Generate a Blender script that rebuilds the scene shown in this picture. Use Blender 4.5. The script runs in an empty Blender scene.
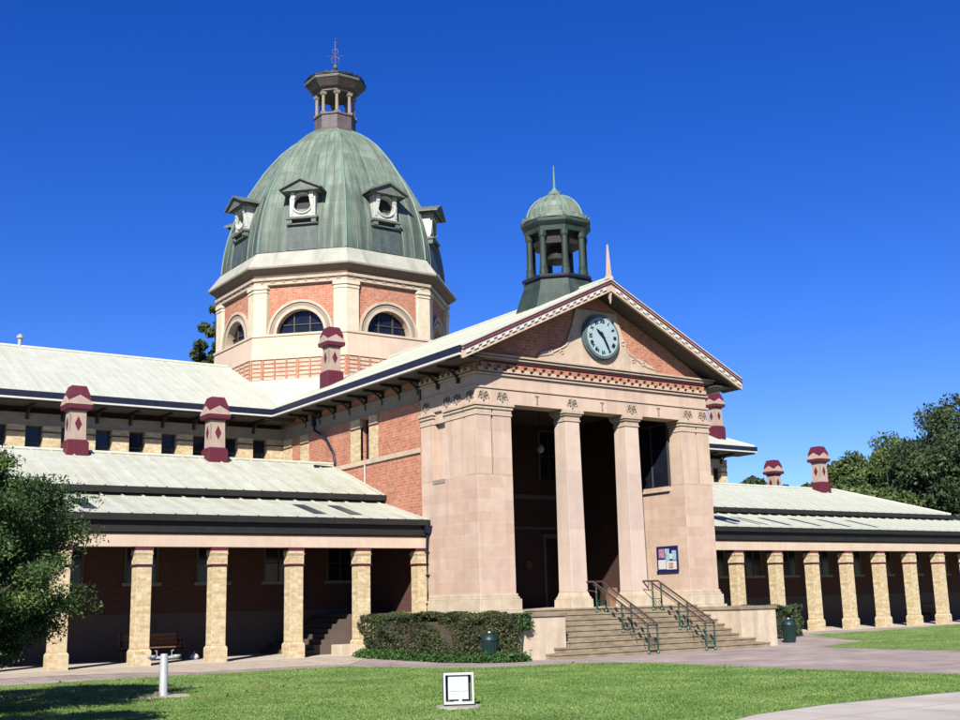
import bpy, math, random
import numpy as np
from mathutils import Vector
random.seed(7); RNG=np.random.default_rng(7)
rad=math.radians; cos=math.cos; sin=math.sin; PI=math.pi
SC=bpy.context.scene; COL=SC.collection
CX=28.15          # axis of the portico
DY=53.6           # centre of the dome
GL=-0.18          # lawn level

# ------------------------------------------------------------------ materials
KA=.54
def kk(c): return tuple(v*KA for v in c)
def mat(name, col, rough=.8, col2=None, scale=3., detail=4, mixlo=.35, mixhi=.65, bump=0., bscale=30., metal=0., spec=.3, extra=None, coord='uv'):
    col=kk(col); col2=kk(col2) if col2 is not None else None
    m=bpy.data.materials.new(name); m.use_nodes=True; nt=m.node_tree; N=nt.nodes; L=nt.links
    b=N['Principled BSDF']; b.inputs['Roughness'].default_value=rough; b.inputs['Metallic'].default_value=metal
    b.inputs['Specular IOR Level'].default_value=spec
    tc=N.new('ShaderNodeTexCoord'); src=tc.outputs['UV'] if coord=='uv' else tc.outputs['Object']
    b.inputs['Base Color'].default_value=(*col,1)
    out=None
    if col2 is not None:
        n=N.new('ShaderNodeTexNoise'); n.inputs['Scale'].default_value=scale; n.inputs['Detail'].default_value=detail; n.inputs['Roughness'].default_value=.65
        L.new(src,n.inputs['Vector'])
        r=N.new('ShaderNodeValToRGB'); r.color_ramp.elements[0].position=mixlo; r.color_ramp.elements[1].position=mixhi
        r.color_ramp.elements[0].color=(*col,1); r.color_ramp.elements[1].color=(*col2,1)
        L.new(n.outputs['Fac'],r.inputs['Fac']); out=r.outputs['Color']; L.new(out,b.inputs['Base Color'])
    if bump>0:
        n2=N.new('ShaderNodeTexNoise'); n2.inputs['Scale'].default_value=bscale; n2.inputs['Detail'].default_value=5
        L.new(src,n2.inputs['Vector']); bp=N.new('ShaderNodeBump'); bp.inputs['Strength'].default_value=bump; bp.inputs['Distance'].default_value=.02
        L.new(n2.outputs['Fac'],bp.inputs['Height']); L.new(bp.outputs['Normal'],b.inputs['Normal'])
    if extra: extra(nt,b,out,src)
    return m

def streak(amount, dark, sx=6., sy=.35, lo=.45, hi=.8):
    "weather streaks that run down a surface"
    dark=kk(dark)
    def f(nt,b,out,src):
        N=nt.nodes; L=nt.links
        mp=N.new('ShaderNodeMapping'); mp.inputs['Scale'].default_value=(sx,sy,1); L.new(src,mp.inputs['Vector'])
        n=N.new('ShaderNodeTexNoise'); n.inputs['Scale'].default_value=1; n.inputs['Detail'].default_value=6; L.new(mp.outputs['Vector'],n.inputs['Vector'])
        r=N.new('ShaderNodeMapRange'); r.inputs['From Min'].default_value=lo; r.inputs['From Max'].default_value=hi; r.inputs['To Max'].default_value=amount
        L.new(n.outputs['Fac'],r.inputs['Value'])
        mx=N.new('ShaderNodeMixRGB'); L.new(r.outputs['Result'],mx.inputs['Fac']); 
        if out: L.new(out,mx.inputs['Color1'])
        else: mx.inputs['Color1'].default_value=b.inputs['Base Color'].default_value
        mx.inputs['Color2'].default_value=(*dark,1); L.new(mx.outputs['Color'],b.inputs['Base Color'])
    return f

def brickmat(name, c1, c2, mortar, bw, bh, ms, rough=.85, n3=(.85,1.1,9), noise=None, bump=.4, c3=None, nscale=1.2, msmooth=.1, namt=.5, weather=None):
    c1=kk(c1); c2=kk(c2); mortar=kk(mortar); c3=kk(c3) if c3 else None
    m=bpy.data.materials.new(name); m.use_nodes=True; nt=m.node_tree; N=nt.nodes; L=nt.links
    b=N['Principled BSDF']; b.inputs['Roughness'].default_value=rough; b.inputs['Specular IOR Level'].default_value=.2
    tc=N.new('ShaderNodeTexCoord'); br=N.new('ShaderNodeTexBrick'); L.new(tc.outputs['UV'],br.inputs['Vector'])
    br.inputs['Color1'].default_value=(*c1,1); br.inputs['Color2'].default_value=(*c2,1); br.inputs['Mortar'].default_value=(*mortar,1)
    br.inputs['Scale'].default_value=1; br.inputs['Mortar Size'].default_value=ms; br.inputs['Brick Width'].default_value=bw; br.inputs['Row Height'].default_value=bh
    br.inputs['Bias'].default_value=0; br.inputs['Mortar Smooth'].default_value=msmooth
    out=br.outputs['Color']
    # second brick layer, offset, so that neighbouring blocks differ in more than two tones
    n=N.new('ShaderNodeTexNoise'); n.inputs['Scale'].default_value=nscale; n.inputs['Detail'].default_value=7; n.inputs['Roughness'].default_value=.7; L.new(tc.outputs['UV'],n.inputs['Vector'])
    mr=N.new('ShaderNodeMapRange'); mr.inputs['From Min'].default_value=.35; mr.inputs['From Max'].default_value=.7; mr.inputs['To Max'].default_value=namt; L.new(n.outputs['Fac'],mr.inputs['Value'])
    mx=N.new('ShaderNodeMixRGB'); L.new(mr.outputs['Result'],mx.inputs['Fac']); L.new(out,mx.inputs['Color1']); mx.inputs['Color2'].default_value=(*(c3 or noise or c2),1)
    nsc=n3; n3=N.new('ShaderNodeTexNoise'); n3.inputs['Scale'].default_value=nsc[2]; n3.inputs['Detail'].default_value=5; L.new(tc.outputs['UV'],n3.inputs['Vector'])
    mr3=N.new('ShaderNodeMapRange'); mr3.inputs['From Min'].default_value=.3; mr3.inputs['From Max'].default_value=.7; mr3.inputs['To Min'].default_value=nsc[0]; mr3.inputs['To Max'].default_value=nsc[1]; L.new(n3.outputs['Fac'],mr3.inputs['Value'])
    ml=N.new('ShaderNodeMixRGB'); ml.blend_type='MULTIPLY'; ml.inputs['Fac'].default_value=1; L.new(mx.outputs['Color'],ml.inputs['Color1']); L.new(mr3.outputs['Result'],ml.inputs['Color2'])
    L.new(ml.outputs['Color'],b.inputs['Base Color'])
    if weather: weather(nt,b,ml.outputs['Color'],tc.outputs['UV'])
    bp=N.new('ShaderNodeBump'); bp.inputs['Strength'].default_value=bump; bp.inputs['Distance'].default_value=.012; bp.invert=True
    L.new(br.outputs['Fac'],bp.inputs['Height']); L.new(bp.outputs['Normal'],b.inputs['Normal'])
    return m

M={}
M['ashlar']=brickmat('ashlar_sandstone',(.69,.50,.38),(.80,.62,.49),(.80,.65,.53),1.05,.39,.010,c3=(.62,.405,.32),weather=streak(.35,(.36,.25,.20),sx=2.2,sy=.3),nscale=.6,bump=.2,n3=(.93,1.05,3))
M['stone']=brickmat('smooth_sandstone',(.80,.62,.49),(.71,.53,.415),(.60,.46,.38),1.9,.93,.006,weather=streak(.45,(.33,.25,.21),sx=2.5,sy=.3),c3=(.74,.54,.40),nscale=.7,bump=.1,namt=.45,n3=(.93,1.05,2.5))
M['column']=brickmat('column_drums',(.82,.65,.53),(.68,.53,.46),(.78,.67,.56),60.,2.15,.012,weather=streak(.3,(.42,.33,.29),sx=3.,sy=.25),c3=(.56,.43,.37),nscale=.5,bump=.1,namt=.35,n3=(.95,1.04,3))
M['trim']=mat('cream_trim_stone',(.76,.60,.46),.85,(.62,.47,.35),scale=2.,bump=.15,extra=streak(.4,(.33,.26,.22)))
M['plinth']=mat('buff_plinth_stone',(.80,.68,.51),.85,(.66,.53,.38),scale=2.,bump=.2,extra=streak(.55,(.34,.28,.22),sx=3.))
M['redbrick']=brickmat('red_brick',(.58,.205,.12),(.72,.32,.20),(.64,.43,.31),.30,.11,.014,weather=streak(.4,(.30,.13,.10),sx=1.2,sy=.4),c3=(.47,.16,.105),nscale=1.1,n3=(.78,1.2,6))
M['shadebrick']=brickmat('shaded_brick',(.13,.055,.042),(.17,.07,.05),(.16,.10,.08),.235,.085,.010,c3=(.13,.06,.05),nscale=1.5)  # shade of the recessed walls is put into this brick colour
M['yellowbrick']=brickmat('yellow_brick',(.66,.49,.25),(.88,.75,.50),(.76,.66,.48),.30,.11,.012,c3=(.58,.40,.21),nscale=2.5,n3=(.8,1.15,7))
M['creambrick']=mat('cream_render',(.86,.75,.57),.85,(.74,.63,.46),scale=2.5,bump=.15)
M['porchbrick']=brickmat('shaded_porch_brick',(.075,.035,.028),(.095,.045,.035),(.09,.06,.05),.235,.085,.010,c3=(.06,.03,.025))  # porch shade painted into the brick, far darker than the outside brick
M['dado']=mat('painted_dado',(.17,.125,.10),.75,(.14,.10,.085),scale=2)
M['maroon']=mat('maroon_paint',(.16,.022,.045),.55,(.12,.018,.035),scale=4)
M['chimney']=mat('chimney_render',(.56,.43,.35),.85,(.47,.35,.28),scale=3.,extra=streak(.3,(.33,.25,.21)))
M['roof']=mat('pale_green_sheet_roof',(.76,.79,.68),.5,(.66,.69,.58),scale=1.3,bump=.0,spec=.4,extra=streak(.55,(.52,.50,.38),sx=2.5,sy=.2))
M['roofold']=mat('aged_green_sheet_roof',(.74,.77,.65),.55,(.62,.65,.53),scale=1.5,spec=.4,extra=streak(.65,(.46,.38,.26),sx=2.2,sy=.22))
M['navy']=mat('dark_gutter_paint',(.012,.016,.045),.45,(.02,.025,.05),scale=3)
M['black']=mat('dark_fascia',(.018,.017,.016),.6,(.03,.028,.024),scale=3)
M['white']=mat('white_paint',(.86,.84,.80),.5,(.78,.75,.70),scale=4)
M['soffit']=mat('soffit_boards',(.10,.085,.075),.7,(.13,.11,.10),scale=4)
M['greystone']=mat('weathered_band_stone',(.40,.34,.27),.85,(.33,.28,.22),scale=2,extra=streak(.4,(.26,.22,.19)))
M['beam']=mat('painted_beam',(.82,.65,.50),.75,(.74,.57,.43),scale=1.2,extra=streak(.25,(.48,.36,.28)))
M['glass']=mat('window_glass',(.010,.013,.025),.12,(.018,.022,.04),scale=2,spec=.35)
M['skylight']=mat('skylight_sheet',(.05,.06,.09),.3,(.07,.09,.12),scale=2)
M['frame']=mat('window_frame',(.09,.08,.07),.6)
M['paintframe']=mat('brown_door_frame',(.12,.07,.045),.55,(.09,.05,.035),scale=3)
M['door']=mat('dark_timber',(.035,.02,.014),.5,(.05,.028,.018),scale=5)
M['concrete']=mat('step_stone',(.46,.37,.25),.9,(.30,.23,.15),scale=2.2,bump=.3,extra=streak(.55,(.13,.10,.08),sx=2.,sy=3.))
M['floor']=mat('stone_paving',(.76,.68,.57),.9,(.66,.58,.48),scale=1.5,bump=.2)
M['iron']=mat('green_iron',(.02,.07,.05),.4,(.035,.10,.07),scale=6)
M['bronze']=mat('brown_rail',(.05,.032,.03),.35,(.13,.08,.07),scale=6,spec=.5)
M['galv']=mat('grey_metal',(.42,.44,.45),.4,(.50,.52,.53),scale=6,spec=.5)
M['galvlight']=mat('pale_metal_frame',(.66,.70,.70),.45,(.55,.60,.60),scale=6)
M['bin']=mat('bin_paint',(.012,.035,.035),.45,(.016,.045,.043),scale=4)
M['timber']=mat('bench_timber',(.33,.13,.05),.6,(.24,.09,.035),scale=6)
M['concpad']=mat('concrete_pad',(.50,.47,.40),.9,(.40,.37,.31),scale=3,bump=.2)
M['blueboard']=mat('board_blue',(.02,.02,.12),.4)
M['paper']=mat('paper_white',(.75,.74,.72),.7)
M['pink']=mat('poster_pink',(.45,.14,.30),.6,(.6,.35,.45),scale=9)
M['sky_poster']=mat('poster_blue',(.12,.42,.62),.6,(.55,.72,.78),scale=7)
M['tan_poster']=mat('poster_tan',(.66,.50,.42),.6,(.42,.24,.18),scale=8)
M['clockwhite']=mat('clock_white',(.48,.62,.65),.4,(.42,.56,.60),scale=3)
M['clockdark']=mat('clock_black',(.015,.015,.03),.4)
M['clockrim']=mat('clock_rim',(.16,.22,.23),.5,(.12,.17,.18),scale=5)
M['bark']=mat('bark',(.10,.075,.055),.95,(.065,.05,.038),scale=8,bump=.6,coord='obj')
M['lampglass']=mat('floodlight_glass',(.62,.68,.74),.15,(.70,.76,.80),scale=3,spec=.6)
M['tan']=mat('tan_board',(.36,.21,.13),.7,(.30,.17,.10),scale=3)
M['brass']=mat('plaque_bronze',(.25,.15,.07),.4,(.18,.10,.05),scale=6,metal=.5)
M['shadestone']=mat('shaded_stone',(.17,.14,.12),.85,(.13,.11,.09),scale=3)  # stone trim darkened to carry the porch and arcade shade in its colour
M['globe']=mat('lamp_globe',(.45,.45,.43),.3)
M['lead']=mat('lead_grey',(.13,.10,.105),.55,(.20,.16,.16),scale=3,extra=streak(.5,(.06,.06,.06)))

M['leadsheet']=mat('dark_lead_sheet',(.06,.08,.085),.55,(.10,.13,.12),scale=2.5,extra=streak(.5,(.17,.22,.20),sx=5.,sy=.5))
# copper patina: pale green with dark streaks, darker sheets low on the dome
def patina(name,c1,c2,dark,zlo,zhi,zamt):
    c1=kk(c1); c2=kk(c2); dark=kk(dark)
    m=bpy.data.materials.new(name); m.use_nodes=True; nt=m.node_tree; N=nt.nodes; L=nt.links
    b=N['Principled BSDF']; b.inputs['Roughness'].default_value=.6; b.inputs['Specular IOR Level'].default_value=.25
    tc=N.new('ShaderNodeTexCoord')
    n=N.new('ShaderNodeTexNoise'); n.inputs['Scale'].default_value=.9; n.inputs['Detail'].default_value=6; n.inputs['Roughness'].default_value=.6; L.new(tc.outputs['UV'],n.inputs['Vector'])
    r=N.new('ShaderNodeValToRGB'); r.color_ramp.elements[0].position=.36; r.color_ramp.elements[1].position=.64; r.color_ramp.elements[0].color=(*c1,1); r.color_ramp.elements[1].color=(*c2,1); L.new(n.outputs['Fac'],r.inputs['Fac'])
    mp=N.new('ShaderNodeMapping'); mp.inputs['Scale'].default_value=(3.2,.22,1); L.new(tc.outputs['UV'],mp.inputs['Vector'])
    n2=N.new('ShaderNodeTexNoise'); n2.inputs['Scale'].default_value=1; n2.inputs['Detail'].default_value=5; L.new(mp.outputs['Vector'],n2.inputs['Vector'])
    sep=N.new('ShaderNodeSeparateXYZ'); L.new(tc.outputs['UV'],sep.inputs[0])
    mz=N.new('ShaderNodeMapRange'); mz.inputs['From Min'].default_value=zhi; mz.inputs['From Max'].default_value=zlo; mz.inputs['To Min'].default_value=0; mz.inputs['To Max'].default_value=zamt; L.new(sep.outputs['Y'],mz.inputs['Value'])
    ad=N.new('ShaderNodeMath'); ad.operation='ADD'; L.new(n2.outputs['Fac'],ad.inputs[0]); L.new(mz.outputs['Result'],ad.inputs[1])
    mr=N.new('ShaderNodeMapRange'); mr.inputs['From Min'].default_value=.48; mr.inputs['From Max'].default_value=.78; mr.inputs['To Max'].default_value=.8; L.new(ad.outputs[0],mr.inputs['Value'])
    # sheet grid
    br=N.new('ShaderNodeTexBrick'); L.new(tc.outputs['UV'],br.inputs['Vector']); br.inputs['Scale'].default_value=1; br.inputs['Brick Width'].default_value=.62; br.inputs['Row Height'].default_value=1.25; br.inputs['Mortar Size'].default_value=.02; br.offset=0
    br.inputs['Color1'].default_value=(.82,.82,.82,1); br.inputs['Color2'].default_value=(1.1,1.1,1.1,1); br.inputs['Mortar'].default_value=(1.2,1.25,1.25,1)
    mx=N.new('ShaderNodeMixRGB'); L.new(mr.outputs['Result'],mx.inputs['Fac']); L.new(r.outputs['Color'],mx.inputs['Color1']); mx.inputs['Color2'].default_value=(*dark,1)
    ml=N.new('ShaderNodeMixRGB'); ml.blend_type='MULTIPLY'; ml.inputs['Fac'].default_value=.8; L.new(mx.outputs['Color'],ml.inputs['Color1']); L.new(br.outputs['Color'],ml.inputs['Color2'])
    L.new(ml.outputs['Color'],b.inputs['Base Color'])
    bp=N.new('ShaderNodeBump'); bp.inputs['Strength'].default_value=.3; bp.inputs['Distance'].default_value=.03; L.new(n2.outputs['Fac'],bp.inputs['Height']); L.new(bp.outputs['Normal'],b.inputs['Normal'])
    return m
M['copper']=patina('copper_patina',(.165,.225,.175),(.28,.345,.275),(.06,.08,.074),-1.5,5.5,.30)
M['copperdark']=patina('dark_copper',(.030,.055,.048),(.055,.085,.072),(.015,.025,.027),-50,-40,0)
M['copperlight']=mat('pale_copper_roll',(.24,.36,.29),.6,(.19,.29,.23),scale=3)

def leafmat(name,c1,c2,c3):
    c1,c2,c3=[tuple(v*.85 for v in c) for c in (c1,c2,c3)]
    m=bpy.data.materials.new(name); m.use_nodes=True; nt=m.node_tree; N=nt.nodes; L=nt.links
    b=N['Principled BSDF']; b.inputs['Roughness'].default_value=.55; b.inputs['Specular IOR Level'].default_value=.25
    g=N.new('ShaderNodeNewGeometry'); n=N.new('ShaderNodeTexNoise'); n.inputs['Scale'].default_value=.9; n.inputs['Detail'].default_value=3
    tc=N.new('ShaderNodeTexCoord'); L.new(tc.outputs['Object'],n.inputs['Vector'])
    at=N.new('ShaderNodeAttribute'); at.attribute_name='tone'
    ad=N.new('ShaderNodeMath'); ad.operation='ADD'; L.new(n.outputs['Fac'],ad.inputs[0]); L.new(at.outputs['Fac'],ad.inputs[1])
    r=N.new('ShaderNodeValToRGB'); e=r.color_ramp.elements; e[0].position=.55; e[0].color=(*c1,1); e[1].position=1.25 if False else 1.0; e[1].color=(*c3,1); k=e.new(.78); k.color=(*c2,1)
    hf=N.new('ShaderNodeMath'); hf.operation='MULTIPLY'; hf.inputs[1].default_value=.9; L.new(ad.outputs[0],hf.inputs[0]); L.new(hf.outputs[0],r.inputs['Fac']); L.new(r.outputs['Color'],b.inputs['Base Color'])
    tr=N.new('ShaderNodeBsdfTranslucent'); L.new(r.outputs['Color'],tr.inputs['Color']); ms=N.new('ShaderNodeMixShader'); ms.inputs['Fac'].default_value=.25
    out=N['Material Output']; L.new(b.outputs[0],ms.inputs[1]); L.new(tr.outputs[0],ms.inputs[2]); L.new(ms.outputs[0],out.inputs['Surface'])
    return m
M['leaf_fg']=leafmat('cedar_leaves',(.022,.048,.016),(.062,.11,.03),(.15,.215,.06))
M['leaf_bg']=leafmat('tree_leaves',(.05,.08,.028),(.09,.135,.04),(.16,.20,.065))
M['leaf_dk']=leafmat('dark_tree_leaves',(.032,.052,.024),(.06,.09,.033),(.11,.145,.055))
M['leaf_hedge']=leafmat('hedge_leaves',(.03,.045,.018),(.065,.085,.03),(.13,.12,.06))
M['leaf_ground']=leafmat('ground_plant_leaves',(.03,.075,.02),(.055,.13,.03),(.10,.21,.05))
M['leaf_grass']=leafmat('grass_blades',(.095,.18,.038),(.14,.235,.052),(.205,.295,.09))

# ------------------------------------------------------------------ mesh builder
class MB:
    def __init__(s): s.v=[]; s.f=[]; s.m=[]; s.sm=[]
    def add(s,pts,faces,m=0,smooth=False):
        o=len(s.v); s.v+= [tuple(p) for p in pts]
        for f in faces: s.f.append(tuple(o+i for i in f)); s.m.append(m); s.sm.append(smooth)
        return s
    def box(s,x0,x1,y0,y1,z0,z1,m=0):
        P=[(x0,y0,z0),(x1,y0,z0),(x1,y1,z0),(x0,y1,z0),(x0,y0,z1),(x1,y0,z1),(x1,y1,z1),(x0,y1,z1)]
        return s.add(P,[(0,3,2,1),(4,5,6,7),(0,1,5,4),(1,2,6,5),(2,3,7,6),(3,0,4,7)],m)
    def taper(s,cx,cy,z0,z1,a0,a1,m=0,b0=None,b1=None):
        b0=a0 if b0 is None else b0; b1=a1 if b1 is None else b1
        P=[(cx+i*a,cy+j*b,z) for z,a,b in((z0,a0,b0),(z1,a1,b1)) for i,j in((-1,-1),(1,-1),(1,1),(-1,1))]
        return s.add(P,[(0,3,2,1),(4,5,6,7),(0,1,5,4),(1,2,6,5),(2,3,7,6),(3,0,4,7)],m)
    def loc(s,O,t,n,u0,u1,d0,d1,z0,z1,m=0):
        "box in a local frame: t tangent, n outward normal"
        P=[]
        for z in(z0,z1):
            for u,d in((u0,d1),(u1,d1),(u1,d0),(u0,d0)): P.append((O[0]+t[0]*u+n[0]*d,O[1]+t[1]*u+n[1]*d,z))
        return s.add(P,[(0,3,2,1),(4,5,6,7),(0,1,5,4),(1,2,6,5),(2,3,7,6),(3,0,4,7)],m)
    def poly(s,pts,m=0): return s.add(pts,[tuple(range(len(pts)))],m)
    def prism(s,poly,vec,m=0,ends=True):
        n=len(poly); q=[tuple(p[i]+vec[i] for i in range(3)) for p in poly]
        fs=[(i,(i+1)%n,(i+1)%n+n,i+n) for i in range(n)]
        if ends: fs+=[tuple(range(n))[::-1],tuple(range(n,2*n))]
        return s.add(list(poly)+q,fs,m)
    def slab(s,pts,th,m=0):
        "a sheet of thickness th below the given (planar) points"
        return s.prism(pts,(0,0,-th),m)
    def ring(s,prof,cx,cy,n=8,off=22.5,m=0,smooth=False,cap0=True,cap1=True):
        P=[];F=[]
        for R,z in prof:
            for k in range(n):
                a=rad(off)+2*PI*k/n; P.append((cx+R*cos(a),cy+R*sin(a),z))
        for i in range(len(prof)-1):
            for k in range(n): F.append((i*n+k,i*n+(k+1)%n,(i+1)*n+(k+1)%n,(i+1)*n+k))
        s.add(P,F,m,smooth)
        if cap0: s.add(P[:n],[tuple(range(n))[::-1]],m)
        if cap1: s.add(P[-n:],[tuple(range(n))],m)
        return s
    def tube(s,pts,r,n=8,m=0,r1=None):
        pts=[Vector(p) for p in pts]; k=len(pts); P=[];F=[]
        for i,p in enumerate(pts):
            d=(pts[min(i+1,k-1)]-pts[max(i-1,0)]).normalized()
            a=d.cross(Vector((0,0,1))); a=a.normalized() if a.length>1e-3 else Vector((1,0,0)); b=d.cross(a)
            rr=r if r1 is None else r+(r1-r)*i/(k-1)
            for j in range(n): P.append(tuple(p+(a*cos(2*PI*j/n)+b*sin(2*PI*j/n))*rr))
        for i in range(k-1):
            for j in range(n): F.append((i*n+j,i*n+(j+1)%n,(i+1)*n+(j+1)%n,(i+1)*n+j))
        s.add(P,F,m,n>6); s.add(P[:n],[tuple(range(n))],m); s.add(P[-n:],[tuple(range(n))[::-1]],m); return s
    def build(s,name,mats,parent=None,base=None,bevel=0):
        me=bpy.data.meshes.new(name)
        org=Vector((0,0,0)); p=parent
        while p is not None: org+=p.location; p=p.parent
        if base is not None: org=Vector(base)
        me.from_pydata([tuple(Vector(v)-org) for v in s.v],[],s.f)
        if not isinstance(mats,(list,tuple)): mats=[mats]
        for mm in mats: me.materials.append(M[mm] if isinstance(mm,str) else mm)
        me.polygons.foreach_set('material_index',s.m); me.polygons.foreach_set('use_smooth',s.sm)
        uv=me.uv_layers.new(name='UVMap'); dat=np.zeros((len(me.loops),2),dtype=np.float32)
        Z=Vector((0,0,1))
        for pl,f in zip(me.polygons,s.f):
            n=pl.normal
            t=Z.cross(n)
            if t.length<.05: t=Vector((1,0,0)); w=Vector((0,1,0))
            else: t.normalize(); w=n.cross(t)
            for li,vi in zip(pl.loop_indices,f):
                v=Vector(s.v[vi]); dat[li]=(v.dot(t),v.dot(w))
        uv.data.foreach_set('uv',dat.ravel()); me.update()
        o=bpy.data.objects.new(name,me); COL.objects.link(o)
        if parent is not None: o.parent=parent
        elif base is not None: o.location=base
        if bevel:
            b=o.modifiers.new('bevel','BEVEL'); b.width=bevel; b.segments=2; b.limit_method='ANGLE'
        return o
def empty(name,loc,label,cat,group=None):
    o=bpy.data.objects.new(name,None); o.location=loc; o.empty_display_size=.3; COL.objects.link(o); o['label']=label; o['category']=cat
    if group:o['group']=group
    return o
def tag(o,label=None,cat=None,group=None,kind=None):
    if label:o['label']=label
    if cat:o['category']=cat
    if group:o['group']=group
    if kind:o['kind']=kind
    return o

# ------------------------------------------------------------------ camera (solved from the photograph's vanishing points)
def camrot(yaw,pitch,roll):
    fw=Vector((sin(yaw)*cos(pitch),cos(yaw)*cos(pitch),sin(pitch))); r=Vector((cos(yaw),-sin(yaw),0)); u=r.cross(fw)
    c,s_=cos(roll),sin(roll); return c*r+s_*u, -s_*r+c*u, fw
cr,cu,cf=camrot(.61,.2046,-.0252)
from mathutils import Matrix
cam=bpy.data.cameras.new('camera'); co=bpy.data.objects.new('camera',cam); COL.objects.link(co)
mw=Matrix(((cr.x,cu.x,-cf.x,0),(cr.y,cu.y,-cf.y,0),(cr.z,cu.z,-cf.z,1.65),(0,0,0,1))); co.matrix_world=mw
cam.sensor_width=36; cam.lens=1165.2/960*36; cam.clip_end=6000; SC.camera=co
def pixray(x,y): return cr*((x-480)/1165.2)+cu*(-(y-360)/1165.2)+cf
def ground(y):
    t=min(1,max(0,(y-31.5)/(35.0-31.5))); return GL+(-GL-.004)*t
def on_ground(x,y,dz=0.):
    d=pixray(x,y); z=GL
    for _ in range(12):
        k=(z-1.65)/d.z; p=Vector((0,0,1.65))+d*k; z=ground(p.y)
    return (p.x,p.y,p.z+dz)

# ------------------------------------------------------------------ world and sun
W=bpy.data.worlds.new('World'); SC.world=W; W.use_nodes=True; nt=W.node_tree
sd=Vector((.95,1.,-.97)).normalized(); sunel=math.asin(-sd.z); sunaz=math.atan2(-sd.x,-sd.y)   # azimuth of the sun, from +Y towards +X
sky=nt.nodes.new('ShaderNodeTexSky'); sky.sky_type='NISHITA'; sky.sun_disc=False; sky.sun_elevation=sunel; sky.sun_rotation=sunaz
sky.altitude=900; sky.air_density=1.0; sky.dust_density=.25; sky.ozone_density=6.0
hs=nt.nodes.new('ShaderNodeHueSaturation'); hs.inputs['Hue'].default_value=.524; hs.inputs['Saturation'].default_value=1.27; nt.links.new(sky.outputs[0],hs.inputs['Color'])
bg=nt.nodes['Background']; nt.links.new(hs.outputs[0],bg.inputs['Color']); bg.inputs['Strength'].default_value=.070
sl=bpy.data.lights.new('sun','SUN'); sl.energy=4.9; sl.angle=rad(.53); sl.color=(1,.95,.86); so=bpy.data.objects.new('sun',sl); COL.objects.link(so)
so.rotation_euler=sd.to_track_quat('-Z','Y').to_euler(); so.location=(-40,-40,50)
SC.view_settings.view_transform='Standard'; SC.view_settings.look='None'; SC.view_settings.exposure=1.1; SC.view_settings.gamma=1
SC.render.engine='CYCLES'; SC.cycles.max_bounces=6; SC.cycles.diffuse_bounces=1

# ================================================================== THE COURTHOUSE
ROOT=empty('courthouse',(CX,36,0),'sandstone and brick courthouse with green copper dome, pedimented portico and long arcaded wings','courthouse')
def crenel(mb,x0,x1,n,w,z0,z1,y0,y1,down=True,axis='x',zf=lambda x:0.):
    "one strip with n teeth of width w"
    pts=[]; zt,zb=(z1,z0) if down else (z0,z1); zm=zt+(zb-zt)*.25
    p=(x1-x0-w)/(n-1)
    for i in range(n):
        a=x0+i*p; pts+=[(a,zm),(a,zb),(a+w,zb),(a+w,zm)]
    pts=[(x1,zt),(x0,zt)]+pts
    if axis=='x': P=[(x,y0,z+zf(x)) for x,z in pts]; mb.prism(P,(0,y1-y0,0))
    else: P=[(y0,x,z+zf(x)) for x,z in pts]; mb.prism(P,(y1-y0,0,0))
def crest(mb,cx,cy,R,z0,z1,n,m=0):
    P=[];F=[];k=n*2
    for i in range(k):
        a=2*PI*i/k; P+=[(cx+R*cos(a),cy+R*sin(a),z0),(cx+R*cos(a),cy+R*sin(a),z1 if i%2 else z0+(z1-z0)*.3),(cx+(R-.05)*cos(a),cy+(R-.05)*sin(a),z0),(cx+(R-.05)*cos(a),cy+(R-.05)*sin(a),z1 if i%2 else z0+(z1-z0)*.3)]
    for i in range(k):
        j=(i+1)%k; F+=[(4*i,4*j,4*j+1,4*i+1),(4*i+2,4*i+3,4*j+3,4*j+2),(4*i+1,4*j+1,4*j+3,4*i+3)]
    mb.add(P,F,m)
def sub(name,mb,mats,parent=None,label=None,bevel=0):
    o=mb.build(name,mats,parent or ROOT,bevel=bevel)
    if label:o['label']=label
    return o
XL=22.53; XR=2*CX-XL   # side planes of the portico block
def mir(x): return 2*CX-x

# ---- portico floor
fl=MB(); fl.box(XL-.12,XR+.12,32.3,40.9,-.2,1.346); sub('portico_floor',fl,'plinth')

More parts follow.
